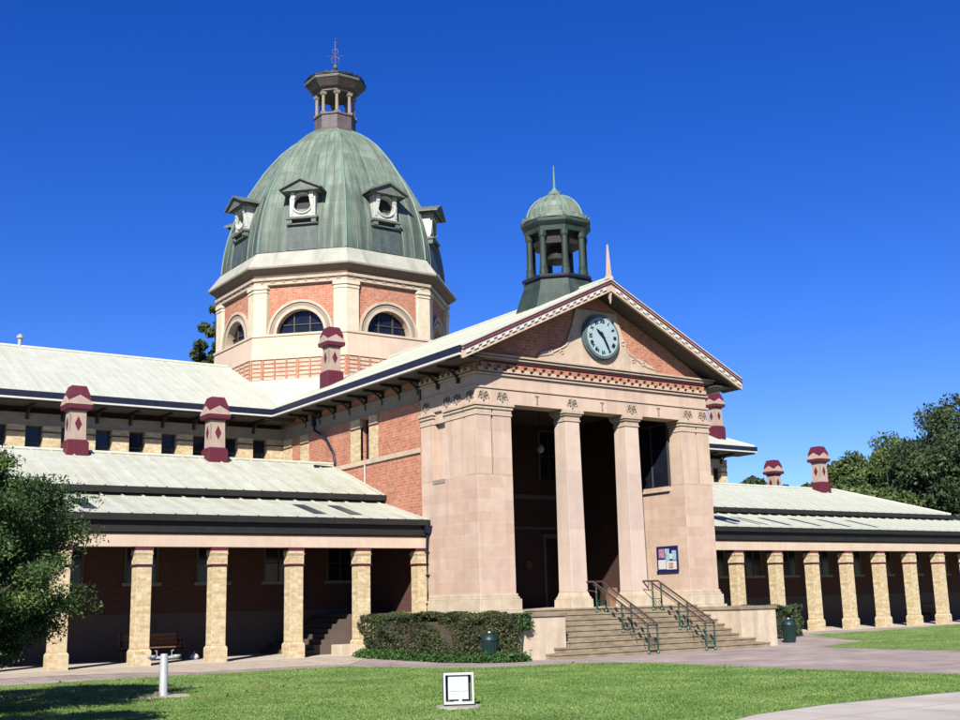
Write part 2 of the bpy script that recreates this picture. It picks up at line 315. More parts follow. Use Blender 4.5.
# ---- corner piers (left and right): solid ashlar below, pilasters and a niche above
def pier(side):
    f=(lambda a,b:(a,b)) if side<0 else (lambda a,b:(mir(b),mir(a)))
    b=MB(); zt=5.93
    x0,x1=f(XL,24.03); b.box(x0,x1,32.57,36.15,1.35,zt,0)
    pr=sub('pier',b,'ashlar',bevel=.012)
    u=MB()
    # core, recessed 8 cm behind the pilaster faces
    x0,x1=f(XL+.10,23.93); u.box(x0,x1,32.66,34.6,zt,8.42)
    x0,x1=f(XL+.26,23.92); u.box(x0,x1,34.57,35.40,zt,8.42)
    x0,x1=f(XL+.10,23.93); u.box(x0,x1,35.38,36.10,zt,8.42)
    x0,x1=f(XL+.09,XL+.33); u.box(x0,x1,34.58,35.39,8.0,8.42)
    sub('shaft_core',u,'stone',pr)
    # pilasters: (x0,x1,y0,y1)
    P=[(XL,23.17,32.57,33.25),(23.26,24.03,32.575,33.25),(XL+.03,23.0,33.27,34.1),(XL+.05,23.0,34.12,34.6),(XL,23.05,35.35,36.15),(23.3,24.03,35.3,36.15)]
    for (a,c,d,e) in P:
        x0,x1=f(a,c); q=MB(); q.box(x0,x1,d,e,zt+.003,8.05)
        q.box(x0-.03,x1+.03,d-.03,e+.02,7.98,8.06)
        sub('pilaster',q,'stone',pr,bevel=.01)
        q=MB(); q.box(x0-.015,x1+.015,d-.015,e+.015,8.06,8.2); q.box(x0-.06,x1+.06,d-.06,e+.03,8.2,8.27); q.box(x0-.10,x1+.10,d-.10,e+.05,8.31,8.418); q.box(x0-.03,x1+.03,d-.03,e+.02,8.27,8.31)
        sub('capital',q,'trim',pr,bevel=.01)
    # plinth
    x0,x1=f(XL-.10,24.16); q=MB(); q.box(x0,x1,32.42,36.2,1.346,1.72); x0,x1=f(XL-.06,24.11); q.box(x0,x1,32.47,36.17,1.72,1.80)
    x0,x1=f(XL-.03,24.07); q.box(x0,x1,32.51,36.16,1.80,1.90); sub('plinth',q,'plinth',pr,bevel=.015)
    if side<0: pr['label']='corner pier at the left of the portico'
    else: pr['label']='corner pier at the right of the portico'
    # niche sill
    x0,x1=f(XL-.02,XL+.3); q=MB(); q.box(x0,x1,34.58,35.37,zt-.12,zt+.02); sub('niche_sill',q,'greystone',pr)
    return pr
pierL=pier(-1); pierR=pier(1)
# window niche in the inner face of the right pier
XI=mir(24.03)
q=MB(); q.box(XI-.10,XI+.02,33.35,35.3,5.72,5.90); sub('sill',q,'trim',pierR)
q=MB(); q.box(XI-.008,XI+.1,33.40,35.25,5.93,8.35); wpn=sub('window_pane',q,'glass',pierR)
q=MB(); q.box(XI-.05,XI,33.32,33.40,5.90,8.40); q.box(XI-.05,XI,35.25,35.33,5.90,8.40); q.box(XI-.04,XI,34.28,34.33,5.9,8.4); q.box(XI-.05,XI,33.40,35.25,8.35,8.41); sub('window_frame',q,'frame',pierR)

# ---- the two square columns
for xa,xb,lab in ((26.47,27.15,'left column of the portico'),(29.36,30.04,'right column of the portico')):
    c=(xa+xb)/2; y0=32.57; yc=y0+.34
    b=MB(); b.taper(c,yc,1.9,8.0,.365,.325); o=sub('column',b,'column',label=lab,bevel=.012)
    b=MB(); b.taper(c,yc,1.346,1.66,.50,.49); b.taper(c,yc,1.66,1.74,.45,.45); b.taper(c,yc,1.74,1.9,.42,.375); sub('column_base',b,'plinth',o,bevel=.012)
    b=MB(); b.taper(c,yc,8.0,8.06,.36,.36); b.taper(c,yc,8.06,8.2,.335,.345); b.taper(c,yc,8.2,8.28,.39,.42); b.taper(c,yc,8.28,8.418,.45,.46); sub('capital',b,'trim',o,bevel=.01)

# ---- entablature
e=MB()
def band(mb,p,z0,z1,m=0,back=.7):
    "a band round the front and both sides of the portico block, p = projection"
    mb.box(XL-p,XR+p,32.57-p,32.57+back,z0,z1,m); 
    mb.box(XL-p,XL+back,32.57+back,36.16,z0,z1,m); mb.box(XR-back,XR+p,32.57+back,36.16,z0,z1,m)
band(e,.0,8.42,8.93); band(e,.045,8.93,9.0); band(e,-.03,9.0,9.42); band(e,.05,9.42,9.49)
ENT=sub('entablature',e,'stone',bevel=.01)
e=MB(); band(e,.0,9.49,9.86); sub('red_course',e,'redbrick',ENT)
e=MB(); crenel(e,XL+.1,XR-.1,28,.22,9.53,9.66,32.57-.11,32.57+.02,down=False); sub('dentil_course',e,'trim',ENT)
for sg in(-1,1):
    xx=XL if sg<0 else XR; e=MB(); crenel(e,32.75,36.1,10,.17,9.53,9.66,xx+sg*.11,xx-sg*.02,down=False,axis='y'); sub('dentil_course',e,'trim',ENT)
e=MB(); crenel(e,XL+.2,XR-.2,27,.24,9.67,9.84,32.57-.10,32.57+.02); sub('brick_dentils',e,'redbrick',ENT)
e=MB(); band(e,.14,9.86,9.92,1); band(e,.11,9.92,9.97,0); band(e,.22,9.97,10.03,0); band(e,.19,10.03,10.06,1); band(e,.28,10.06,10.12,0); sub('cornice_moulding',e,['trim','maroon'],ENT)
# carved leaf ornaments on the architrave over each pilaster and column
def ornament(mb,O,t,nn,w=.3,h=.34):
    for sg in(-1,1):
        for k,(r,cz) in enumerate(((.10,.12),(.075,.25))):
            pts=[]
            for j in range(9):
                a=-.4+j*.62; rr=r*(1-.07*j); u=sg*(.13-.02*k)+sg*rr*cos(a)*.9; z=cz+rr*sin(a)
                pts.append((O[0]+t[0]*u+nn[0]*.03,O[1]+t[1]*u+nn[1]*.03,O[2]+z))
            mb.tube(pts,.022,5)
    mb.tube([(O[0]+nn[0]*.03,O[1]+nn[1]*.03,O[2]),(O[0]+nn[0]*.05,O[1]+nn[1]*.05,O[2]+h*.6),(O[0]+nn[0]*.03,O[1]+nn[1]*.03,O[2]+h)],.035,5)
for x in (22.85,23.65,26.81,29.7,mir(23.65),mir(22.85)):
    b=MB(); ornament(b,(x,32.57,8.5),(1,0),(0,-1)); 
    for dx in(-.24,.24):
        if x<24 or x>32: break
    sub('carved_ornament',b,'greystone',ENT)
for y in (32.9,33.7,34.35,35.75):
    b=MB(); ornament(b,(XL,y,8.5),(0,-1),(-1,0)); sub('carved_ornament',b,'greystone',ENT)
for x in (25.2,28.25,31.1):
    b=MB(); b.box(x-.03,x+.03,32.54,32.58,8.5,8.8); b.box(x-.08,x+.08,32.54,32.58,8.78,8.82); sub('carved_ornament',b,'greystone',ENT)

# ---- tympanum, raking cornice and roof of the portico
RS=.477; EX=6.70; ZE=10.16; YR=31.6; YT=32.60   # slope, half width at the eave, roof top at the eave, rake front, tympanum plane
def zr(x): return ZE+RS*(EX-abs(x-CX))
t=MB(); zb=10.12
pts=[(XL-.1,YT,zb)]+[(XR+.1,YT,zb)]
t.prism([(XL+.0,YT,zb),(XR-.0,YT,zb),(CX,YT,zr(CX)-.25)],(0,.5,0)); PED=sub('pediment',t,'redbrick')
# stone panel with scrolls under the clock
def tri(mb,x0,x1,z0,z1,xa,xb,y,d,m=0): mb.prism([(x0,y,z0),(x1,y,z0),(xb,y,z1),(xa,y,z1)],(0,d,0),m)
t=MB(); pp=[(-2.95,10.125),(2.95,10.125),(2.75,10.42),(2.2,10.62),(1.75,10.72),(1.45,11.05),(1.22,11.6),(1.0,12.3),(-1.0,12.3),(-1.22,11.6),(-1.45,11.05),(-1.75,10.72),(-2.2,10.62),(-2.75,10.42)]
t.prism([(CX+u,YT-.07,z) for u,z in pp],(0,.09,0)); sub('stone_panel',t,'trim',PED,bevel=.01)
for sg in(-1,1):
    t=MB()
    for (cx_,cz_,r) in ((1.28,11.15,.14),(2.25,10.45,.12),(1.75,10.52,.10)):
        t.tube([(CX+sg*(cx_+r*cos(a*.6)*(1-.08*a)),YT-.08,cz_+r*sin(a*.6)*(1-.08*a)) for a in range(10)],.03,6)
    t.tube([(CX+sg*2.85,YT-.08,10.3),(CX+sg*2.4,YT-.08,10.38),(CX+sg*1.9,YT-.08,10.62),(CX+sg*1.55,YT-.08,10.8),(CX+sg*1.4,YT-.08,11.0)],.035,6)
    sub('scroll_carving',t,'trim',PED)
# clock
ck=MB(); CZ=11.27; CR=.8; CKX=CX+.08
def disc(mb,R,y0,y1,n=48,m=0):
    P=[(CKX+R*cos(2*PI*k/n),y,CZ+R*sin(2*PI*k/n)) for y in(y0,y1) for k in range(n)]
    mb.add(P,[(k,(k+1)%n,n+(k+1)%n,n+k) for k in range(n)],m,True); mb.add(P,[tuple(range(n)),tuple(range(n,2*n))[::-1]],m)
disc(ck,.88,YT-.2,YT-.05); disc(ck,.83,YT-.27,YT-.2); CK=sub('clock',ck,'clockrim',label='round white clock in the pediment')
ck=MB(); disc(ck,.74,YT-.285,YT-.272); sub('clock_face',ck,'clockwhite',CK)
for k,num in enumerate(['XII','I','II','III','IIII','V','VI','VII','VIII','IX','X','XI']):
    cu_=bpy.data.curves.new('numeral','FONT'); cu_.body=num; cu_.size=.19; cu_.align_x='CENTER'; cu_.align_y='CENTER'; cu_.extrude=.006; cu_.offset=.006
    a=-k*PI/6; ob=bpy.data.objects.new('tmp',cu_); COL.objects.link(ob)
    bpy.context.view_layer.update(); me=bpy.data.meshes.new_from_object(ob.evaluated_get(bpy.context.evaluated_depsgraph_get())); COL.objects.unlink(ob); bpy.data.objects.remove(ob)
    me.name='hour_numeral'; me.materials.clear(); me.materials.append(M['clockdark'])
    x=CKX+.585*sin(-a); z=CZ+.585*cos(a)
    o=bpy.data.objects.new('hour_numeral',me); COL.objects.link(o); o.parent=CK
    o.location=Vector((x,YT-.295,z))-ROOT.location; o.rotation_euler=(PI/2,-a if False else 0,0)
    o.rotation_euler=(Matrix.Rotation(-a,3,'Y')@Matrix.Rotation(PI/2,3,'X')).to_euler()
def hand(name,ang,l0,l1,w,y):
    b=MB(); d=(sin(ang),cos(ang)); p=(cos(ang),-sin(ang))
    pts=[(CKX+d[0]*(-l0)+p[0]*w,y,CZ+d[1]*(-l0)+p[1]*w),(CKX+d[0]*(-l0)-p[0]*w,y,CZ+d[1]*(-l0)-p[1]*w),(CKX+d[0]*l1*.6-p[0]*w*1.2,y,CZ+d[1]*l1*.6-p[1]*w*1.2),(CKX+d[0]*l1,y,CZ+d[1]*l1),(CKX+d[0]*l1*.6+p[0]*w*1.2,y,CZ+d[1]*l1*.6+p[1]*w*1.2)]
    b.prism(pts,(0,.012,0)); sub(name,b,'clockdark',CK)
hand('hour_hand',rad(312),.12,.44,.045,YT-.325); hand('minute_hand',rad(152),.2,.68,.035,YT-.345)

# raking cornice boards, left and right
for sg in(-1,1):
    X=lambda d:CX+sg*d
    def rake(mb,y0,y1,top,bot,m=0,d0=0.,d1=EX+.02):
        mb.prism([(X(d0),y0,zr(X(d0))-top),(X(d1),y0,zr(X(d1))-top),(X(d1),y0,zr(X(d1))-bot),(X(d0),y0,zr(X(d0))-bot)],(0,y1-y0,0),m)
    b=MB(); rake(b,YR+.04,YR+.16,.20,.46); rake(b,YR+.14,YT+.1,.40,.44,1); rc=sub('raking_cornice',b,['trim','soffit'],PED)
    b=MB(); rake(b,YR-.02,YR+.10,.055,.11,0); rake(b,YR+.0,YR+.10,.11,.145,1); rake(b,YR+.01,YR+.10,.145,.2,0); rake(b,YR+.02,YR+.08,.46,.485,1)
    sub('rake_moulding',b,['maroon','trim'],PED)
    b=MB()
    xa,xb=(X(.25),X(6.6)) if sg>0 else (X(6.6),X(.25))
    crenel(b,xa,xb,20,.17,-.36,-.24,YR-.005,YR+.05,zf=zr)
    sub('rake_dentils',b,'white',PED)
b=MB(); b.taper(CX,YR+.12,zr(CX)-.75,zr(CX)-.42,.035,.07); b.taper(CX,YR+.10,zr(CX)-.95,zr(CX)-.75,.012,.035); sub('apex_pendant',b,'trim',PED)
b=MB(); b.taper(CX,YR+.12,zr(CX)-.02,zr(CX)+.12,.12,.10); b.taper(CX,YR+.12,zr(CX)+.12,zr(CX)+1.35,.075,.02,); sub('apex_finial',b,'stone',PED)

# portico roof
rb=MB()
YB=DY-5.0
for sg in(-1,1):
    X=lambda d:CX+sg*d
    rb.prism([(X(0),YR,zr(CX)),(X(EX),YR,zr(X(EX))),(X(EX),YR,zr(X(EX))-.05),(X(0),YR,zr(CX)-.05)],(0,46.65-YR if sg<0 else 46.65-YR,0))
    # behind the eave corner the sheet follows the valley
    rb.slab([(X(0),46.65,zr(CX)),(X(EX),46.65,zr(X(EX))),(X(0),DY-.2,zr(CX))],.05)
PR=sub('portico_roof',rb,'roof')
rb=MB()
for sg in(-1,1):
    for i in range(1,42):
        y=YR+.3+i*.36
        if y>46.5: break
        rb.prism([(CX,y,zr(CX)),(CX+sg*EX,y,ZE),(CX+sg*EX,y,ZE+.035),(CX,y,zr(CX)+.035)],(0,.035,0))
sub('roof_ribs',rb,'roof',PR)
rb=MB(); rb.tube([(CX,YR+.15,zr(CX)+.02),(CX,YB,zr(CX)+.02)],.09,8); sub('ridge_cap',rb,'roof',PR)

# eave: soffit, gutter and brackets along both sides
for sg in(-1,1):
    X=lambda d:CX+sg*d
    b=MB(); w=EX
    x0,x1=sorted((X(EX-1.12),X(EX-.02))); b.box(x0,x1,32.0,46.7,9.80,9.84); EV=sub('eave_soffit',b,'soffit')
    b=MB(); x0,x1=sorted((X(EX-.04),X(EX+.10))); b.box(x0,x1,YR+.15,46.62,9.87,10.13); gt=sub('gutter',b,'navy')
    b=MB(); x0,x1=sorted((X(EX-.06),X(EX+.11))); b.box(x0,x1,YR+.15,46.63,9.80,9.868); sub('white_fascia_strip',b,'white',gt)
    for i in range(12):
        y=33.6+i*1.32-.0
        if y>46.2: break
        b=MB()
        xa,xb=X(EX-1.1),X(EX-.2)
        b.tube([(xa,y,9.32),(xa+(xb-xa)*.25,y,9.56),(xa+(xb-xa)*.5,y,9.70)],.045,6)
        b.box(min(xa,xb),max(xa,xb),y-.06,y+.06,9.70,9.797); b.box(min(xa,xa+sg*.09),max(xa,xa+sg*.09),y-.06,y+.06,9.22,9.70)
        b.tube([(xa+(xb-xa)*(.16+.09*cos(a)),y,9.60+.08*sin(a)) for a in (0,1,2,3,4,5,6.28)],.02,5)
        sub('eave_bracket',b,'black',EV)

# ---- block behind the portico: brick side walls, frieze band, string course, interior
for sg in(-1,1):
    xo=XL if sg<0 else XR; xi=xo-sg*.5
    x0,x1=sorted((xo-sg*.02 if False else xo,xi))
    b=MB(); b.box(x0,x1,36.17,39.95,0,9.8); b.box(x0,x1,40.70,46.7,0,9.8); b.box(x0,x1,39.95,40.70,0,7.27); b.box(x0,x1,39.95,40.70,8.92,9.8)
    b.box(x0,x1,46.7,48.2,0,9.8)
    SW=sub('side_wall',b,'redbrick')
    b=MB(); x0,x1=sorted((xo+sg*.06,xo-sg*.1)); b.box(x0,x1,36.17,47.85,8.99,9.42); x0,x1=sorted((xo+sg*.09,xo-sg*.1)); b.box(x0,x1,36.17,47.85,9.42,9.48); b.box(x0,x1,36.17,47.85,8.95,8.99); sub('frieze_band',b,'greystone',SW)
    b=MB(); x0,x1=sorted((xo+sg*.07,xo-sg*.1)); b.box(x0,x1,36.17,43.6,7.07,7.25); sub('string_course',b,'trim',SW)
    for (ya,yb) in ((39.3,39.95),(40.70,41.45),(46.95,47.75),(45.3,46.05)):
        x0,x1=sorted((xo+sg*.05,xo-sg*.1)); b=MB(); b.box(x0,x1,ya,yb,7.26,8.55,0); x0,x1=sorted((xo+sg*.08,xo-sg*.1)); b.box(x0,x1,ya-.02,yb+.02,8.55,8.60,1); x0,x1=sorted((xo+sg*.06,xo-sg*.1)); b.box(x0,x1,ya-.01,yb+.01,8.60,8.945,0); sub('wall_pier',b,['yellowbrick','maroon'],SW)
    b=MB(); x0,x1=sorted((xo-sg*.25,xo-sg*.3)); b.box(x0,x1,39.95,40.70,7.27,8.92); sub('window_pane',b,'glass',SW)
# interior of the porch
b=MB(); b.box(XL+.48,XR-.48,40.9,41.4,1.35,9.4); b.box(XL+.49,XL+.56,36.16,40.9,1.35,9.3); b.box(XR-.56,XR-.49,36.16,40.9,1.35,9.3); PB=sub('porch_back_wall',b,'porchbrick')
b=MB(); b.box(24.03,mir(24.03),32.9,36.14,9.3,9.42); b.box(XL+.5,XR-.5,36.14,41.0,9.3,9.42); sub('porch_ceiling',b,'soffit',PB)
b=MB(); b.box(XL+.6,XR-.6,40.85,40.9,6.0,6.2); b.box(XL+.6,XR-.6,40.86,40.9,4.7,4.8); sub('stone_string_band',b,'shadestone',PB)
for xc,w in ((23.95,.55),(28.15,1.1),(32.35,.55)):
    b=MB(); b.prism([(xc+u,40.8,z) for u,z in ((-w-.14,1.35),(-w,1.35),(-w,4.3),(w,4.3),(w,1.35),(w+.14,1.35),(w+.14,4.5),(-w-.14,4.5))],(0,.1,0)); dr=sub('door',b,'shadestone')
    b=MB(); b.box(xc-w,xc-.01,40.84,40.9,1.36,4.3); b.box(xc+.01,xc+w,40.84,40.9,1.36,4.3); sub('door_leaf',b,'door',dr)
    b=MB(); b.box(xc-.1,xc-.06,40.80,40.84,2.3,2.6); sub('door_handle',b,'brass',dr)
for xc in (24.15,28.15,32.15):
    b=MB(); b.prism([(xc+u,40.8,z) for u,z in ((-.62,6.9),(-.5,6.9),(-.5,9.0),(.5,9.0),(.5,6.9),(.62,6.9),(.62,9.12),(-.62,9.12))],(0,.1,0)); wn=sub('porch_window',b,'shadestone')
    b=MB(); b.box(xc-.5,xc+.5,40.86,40.895,6.9,9.0); sub('pane',b,'glass',wn)
    b=MB(); b.box(xc-.02,xc+.02,40.83,40.86,6.9,9.0); b.box(xc-.5,xc+.5,40.83,40.86,7.9,7.95); sub('glazing_bars',b,'frame',wn)

# ---- cheek walls and steps
for sg in(-1,1):
    x0,x1=(22.25,24.1) if sg<0 else (mir(24.1),mir(22.25)+.0)
    b=MB(); b.box(x0,x1,30.05,32.40,-.35,1.14,0); CW=sub('cheek_wall',b,'plinth',bevel=.01); b=MB(); b.box(x0-.05,x1+.05,30.0,32.38,1.14,1.26); sub('coping',b,'concrete',CW,bevel=.012)
    CW['label']='block wall at the left of the front steps' if sg<0 else 'stained block wall at the right of the front steps'
b=MB(); ST=None
b=MB(); ns=9; rh=(1.35-GL)/ns
for i in range(ns):
    y=29.55+i*.335; z1=GL+rh*(i+1)-.004; x0,x1=(24.1,mir(24.1))
    if i<2:
        x0,x1=23.25+i*.35,mir(23.25+i*.35)
        yy=30.05
        b.box(x0,x1,y,yy,GL-.2+ i*.02,z1-.05); b.box(x0-.02,x1+.02,y-.03,yy-.002*i,z1-.05,z1)
        b.box(24.1,mir(24.1),yy,32.32,GL-.2,z1-.05-.001*i)
    else:
        b.box(x0,x1,y,32.32,GL+rh*i-.01,z1-.05); b.box(x0+.002,x1-.002,y-.03,32.31,z1-.05,z1)
STEPS=sub('front_steps',b,'concrete')

# ---- dome drum ------------------------------------------------------------
RD=6.0
d=MB(); d.ring([(6.3,12.0),(6.3,13.25)],CX,DY,m=0); DR=sub('drum',d,'redbrick',label='octagonal brick drum under the dome')
d=MB(); d.ring([(6.36,13.25),(6.36,13.30),(6.24,13.34),(6.2,14.38),(6.26,14.40),(6.26,14.50)],CX,DY); sub('drum_sill_band',d,'beam',DR)
faces=[]
for k in range(8):
    a=rad(22.5+45*k+22.5); nn=(cos(a),sin(a)); tt=(-sin(a),cos(a)); faces.append((nn,tt))
ap=lambda R:R*cos(rad(22.5)); hw=lambda R:R*sin(rad(22.5))
def fp(k,u,dist,z): nn,tt=faces[k]; return (CX+nn[0]*dist+tt[0]*u,DY+nn[1]*dist+tt[1]*u,z)
wall=MB(); RW=1.20; Z0=14.5; Z1=16.98
for k in range(8):
    A=ap(5.98); H=hw(5.98); NS=16
    arc=[(RW*cos(PI-PI*i/NS),Z0+.02+RW*sin(PI-PI*i/NS)*1.0) for i in range(NS+1)]
    wall.poly([fp(k,-H,A,Z0),fp(k,-RW,A,Z0),fp(k,-RW,A,Z1),fp(k,-H,A,Z1)]); wall.poly([fp(k,RW,A,Z0),fp(k,H,A,Z0),fp(k,H,A,Z1),fp(k,RW,A,Z1)])
    for i in range(NS):
        (u0,z0),(u1,z1)=arc[i],arc[i+1]
        wall.poly([fp(k,u0,A,z0),fp(k,u1,A,z1),fp(k,u1,A,Z1),fp(k,u0,A,Z1)]); wall.poly([fp(k,u0,A,z0),fp(k,u0,A-.35,z0),fp(k,u1,A-.35,z1),fp(k,u1,A,z1)])
sub('brick_wall',wall,'redbrick',DR)
for k in range(8):
    A=ap(5.98); b=MB(); NS=24
    def arch(mb,r0,r1,d0,d1,m=0):
        P=[];F=[]
        for i in range(NS+1):
            th=PI-PI*i/NS
            for r,dd in((r0,d0),(r1,d0),(r1,d1),(r0,d1)): P.append(fp(k,r*cos(th),A+dd,Z0+.02+r*sin(th)))
        for i in range(NS):
            for j in range(4): F.append((i*4+j,i*4+(j+1)%4,(i+1)*4+(j+1)%4,(i+1)*4+j))
        F+= [(0,1,2,3),(NS*4,NS*4+3,NS*4+2,NS*4+1)]; mb.add(P,F,m)
    arch(b,RW-.01,RW+.14,-.3,.10); arch(b,RW+.14,RW+.34,-.01,.07,1); arch(b,RW+.34,RW+.46,-.01,.13)
    wn=sub('arched_window',b,['trim','greystone']); 
    b=MB(); P=[fp(k,0,A-.3,Z0)]+[fp(k,RW*cos(PI*i/NS),A-.3,Z0+.02+RW*sin(PI*i/NS)) for i in range(NS+1)]; b.poly(P); sub('pane',b,'glass',wn)
    b=MB(); nn,tt=faces[k]; O=(CX+nn[0]*A,DY+nn[1]*A)
    for u in(-.4,.4): b.loc(O,tt,nn,u-.03,u+.03,-.29,-.22,Z0,Z0+1.12)
    b.loc(O,tt,nn,-RW,RW,-.29,-.2,Z0,Z0+.1); b.loc(O,tt,nn,-1.1,1.1,-.28,-.23,Z0+.5,Z0+.54); sub('glazing_bars',b,'frame',wn)
# corner pilasters
for k in range(8):
    a=rad(22.5+45*k); b=MB()
    def corner(mb,R,w,z0,z1,m=0):
        v=lambda R,s_:(CX+R*cos(a)+s_*w*cos(a+s_*rad(112.5)) ,DY+R*sin(a)+s_*w*sin(a+s_*rad(112.5)))
        # two wings along the adjoining faces
        pL=(CX+R*cos(a)+w*cos(a+rad(112.5)),DY+R*sin(a)+w*sin(a+rad(112.5))); pR=(CX+R*cos(a)+w*cos(a-rad(112.5)),DY+R*sin(a)+w*sin(a-rad(112.5)))
        c=(CX+R*cos(a),DY+R*sin(a)); inn=(CX+(R-.9)*cos(a),DY+(R-.9)*sin(a))
        q=lambda p,k_:(p[0]-k_*(cos(a))*.35,p[1]-k_*(sin(a))*.35)
        poly=[(*pR,z0),(*c,z0),(*pL,z0),(*q(pL,1),z0),(*q(pR,1),z0)]
        mb.prism(poly,(0,0,z1-z0),m)
    corner(b,6.14,.66,14.5,16.8); corner(b,6.18,.69,16.62,16.7); corner(b,6.2,.72,16.8,16.97)
    sub('corner_pilaster',b,'creambrick',DR)
d=MB(); d.ring([(6.18,16.98),(6.18,17.05),(6.12,17.06),(6.12,17.20),(6.22,17.21),(6.24,17.34),(6.05,17.37)],CX,DY); sub('drum_frieze',d,'trim',DR)
for k in range(8):
    nn,tt=faces[k]; d=MB(); H=hw(6.12)-.25; pts=[(H,17.19),(-H,17.19)]
    for i in range(8):
        u=-H+.15+i*(2*H-.3)/7; w=.11 if i%2 else .06; pts+=[(u-w,17.16),(u-w,17.08),(u+w,17.08),(u+w,17.16)]
    d.prism([fp(k,u,ap(6.12)-.02,z) for u,z in pts],(nn[0]*.055,nn[1]*.055,0)); sub('frieze_dots',d,'greystone',DR)
# lattice of cream bricks under the sill band
for k in range(3,8):
    nn,tt=faces[k]; O=(CX+nn[0]*ap(6.3),DY+nn[1]*ap(6.3)); H=hw(6.3); d=MB()
    npan=8
    for i in range(npan):
        u0=-H+.06+i*(2*H-.12)/npan
        for j in range(6):
            z=12.06+j*.2; off=0 if (i%3) else .06
            d.loc(O,tt,nn,u0+.045,u0+(2*H-.12)/npan-.05-off,-.03,.028,z,z+.12)
    sub('cream_brick_lattice',d,'trim',DR)
    d=MB()
    for i in range(npan+1):
        u0=-H+.06+i*(2*H-.12)/npan; d.loc(O,tt,nn,u0-.03,u0+.03,-.03,.05,12.0,13.24)
    sub('brick_ribs',d,'redbrick',DR)
# cornice and white weathering
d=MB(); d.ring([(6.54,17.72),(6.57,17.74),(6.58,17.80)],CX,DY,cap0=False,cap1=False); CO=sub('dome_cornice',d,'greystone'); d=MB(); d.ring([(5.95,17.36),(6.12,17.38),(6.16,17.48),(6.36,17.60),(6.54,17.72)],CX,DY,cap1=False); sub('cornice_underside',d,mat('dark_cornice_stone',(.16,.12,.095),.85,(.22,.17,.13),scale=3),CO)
d=MB(); d.ring([(6.585,17.80),(6.59,17.84),(5.98,18.66),(5.9,18.70)],CX,DY,cap0=False); sub('pale_weathering',d,mat('pale_gutter_slope',(.56,.55,.47),.8,(.46,.46,.39),scale=1.5,extra=streak(.6,(.22,.24,.21),sx=1.6,sy=.3,lo=.5,hi=.75)),CO)
# dome shell
prof=[(5.92,18.72),(5.88,19.2),(5.80,19.8),(5.66,20.5),(5.46,21.2),(5.22,21.9),(4.92,22.5),(4.58,23.15),(4.22,23.75),(3.82,24.4),(3.36,25.0),(2.86,25.6),(2.3,26.1),(1.75,26.5),(1.2,26.82)]
def dome_shell(mb,prof):
    n=8; 
    for k in range(8):
        a0=rad(22.5+45*k); a1=rad(67.5+45*k)
        P=[];U=[]
        for R,z in prof:
            P+=[(CX+R*cos(a0),DY+R*sin(a0),z),(CX+R*cos(a1),DY+R*sin(a1),z)]
        mb.add(P,[(2*i,2*i+1,2*i+3,2*i+2) for i in range(len(prof)-1)],0,False)
dm=MB(); dome_shell(dm,prof); dm.ring([(1.2,26.82),(1.15,26.84)],CX,DY,cap0=False)
DM=sub('dome',dm,'copper',label='octagonal dome clad in green copper sheets')
# continuous UVs for the dome: u across the sheet, v = arc length
me=DM.data; uvd=me.uv_layers['UVMap'].data
arcl=[0]
for i in range(1,len(prof)): arcl.append(arcl[-1]+math.hypot(prof[i][0]-prof[i-1][0],prof[i][1]-prof[i-1][1]))
np_=len(prof)
for pl in me.polygons:
    fi=pl.index
    if fi>=8*(np_-1): continue
    k=fi//(np_-1); i=fi%(np_-1)
    W0=2*hw(prof[i][0]); W1=2*hw(prof[i+1][0])
    for li,(u,v) in zip(pl.loop_indices,((-W0/2,arcl[i]),(W0/2,arcl[i]),(W1/2,arcl[i+1]),(-W1/2,arcl[i+1]))): uvd[li].uv=(u+k*7.3+.31,v)
# edge rolls and standing seams
for k in range(8):
    a=rad(22.5+45*k); b=MB(); b.tube([(CX+(R+.0)*cos(a),DY+(R+.0)*sin(a),z) for R,z in prof],.055,6); sub('edge_roll',b,'copperlight',DM)
for k in range(8):
    b=MB()
    for s_ in (-.72,-.45,-.17,.17,.45,.72):
        pts=[fp(k,s_*hw(R),ap(R)+.01,z) for R,z in prof[:-2]]; b.tube(pts,.022,4)
    sub('standing_seams',b,'copper',DM)
for k in range(8):
    b=MB()
    pp=[(R_,z) for R_,z in prof if z<20.3]+[(5.70,20.32)]
    for i in range(len(pp)-1):
        (R0,z0),(R1,z1)=pp[i],pp[i+1]; b.poly([fp(k,-.78,ap(R0)+.03,z0),fp(k,.78,ap(R0)+.03,z0),fp(k,.78,ap(R1)+.03,z1),fp(k,-.78,ap(R1)+.03,z1)])
    sub('dark_sheet_panel',b,'leadsheet',DM)
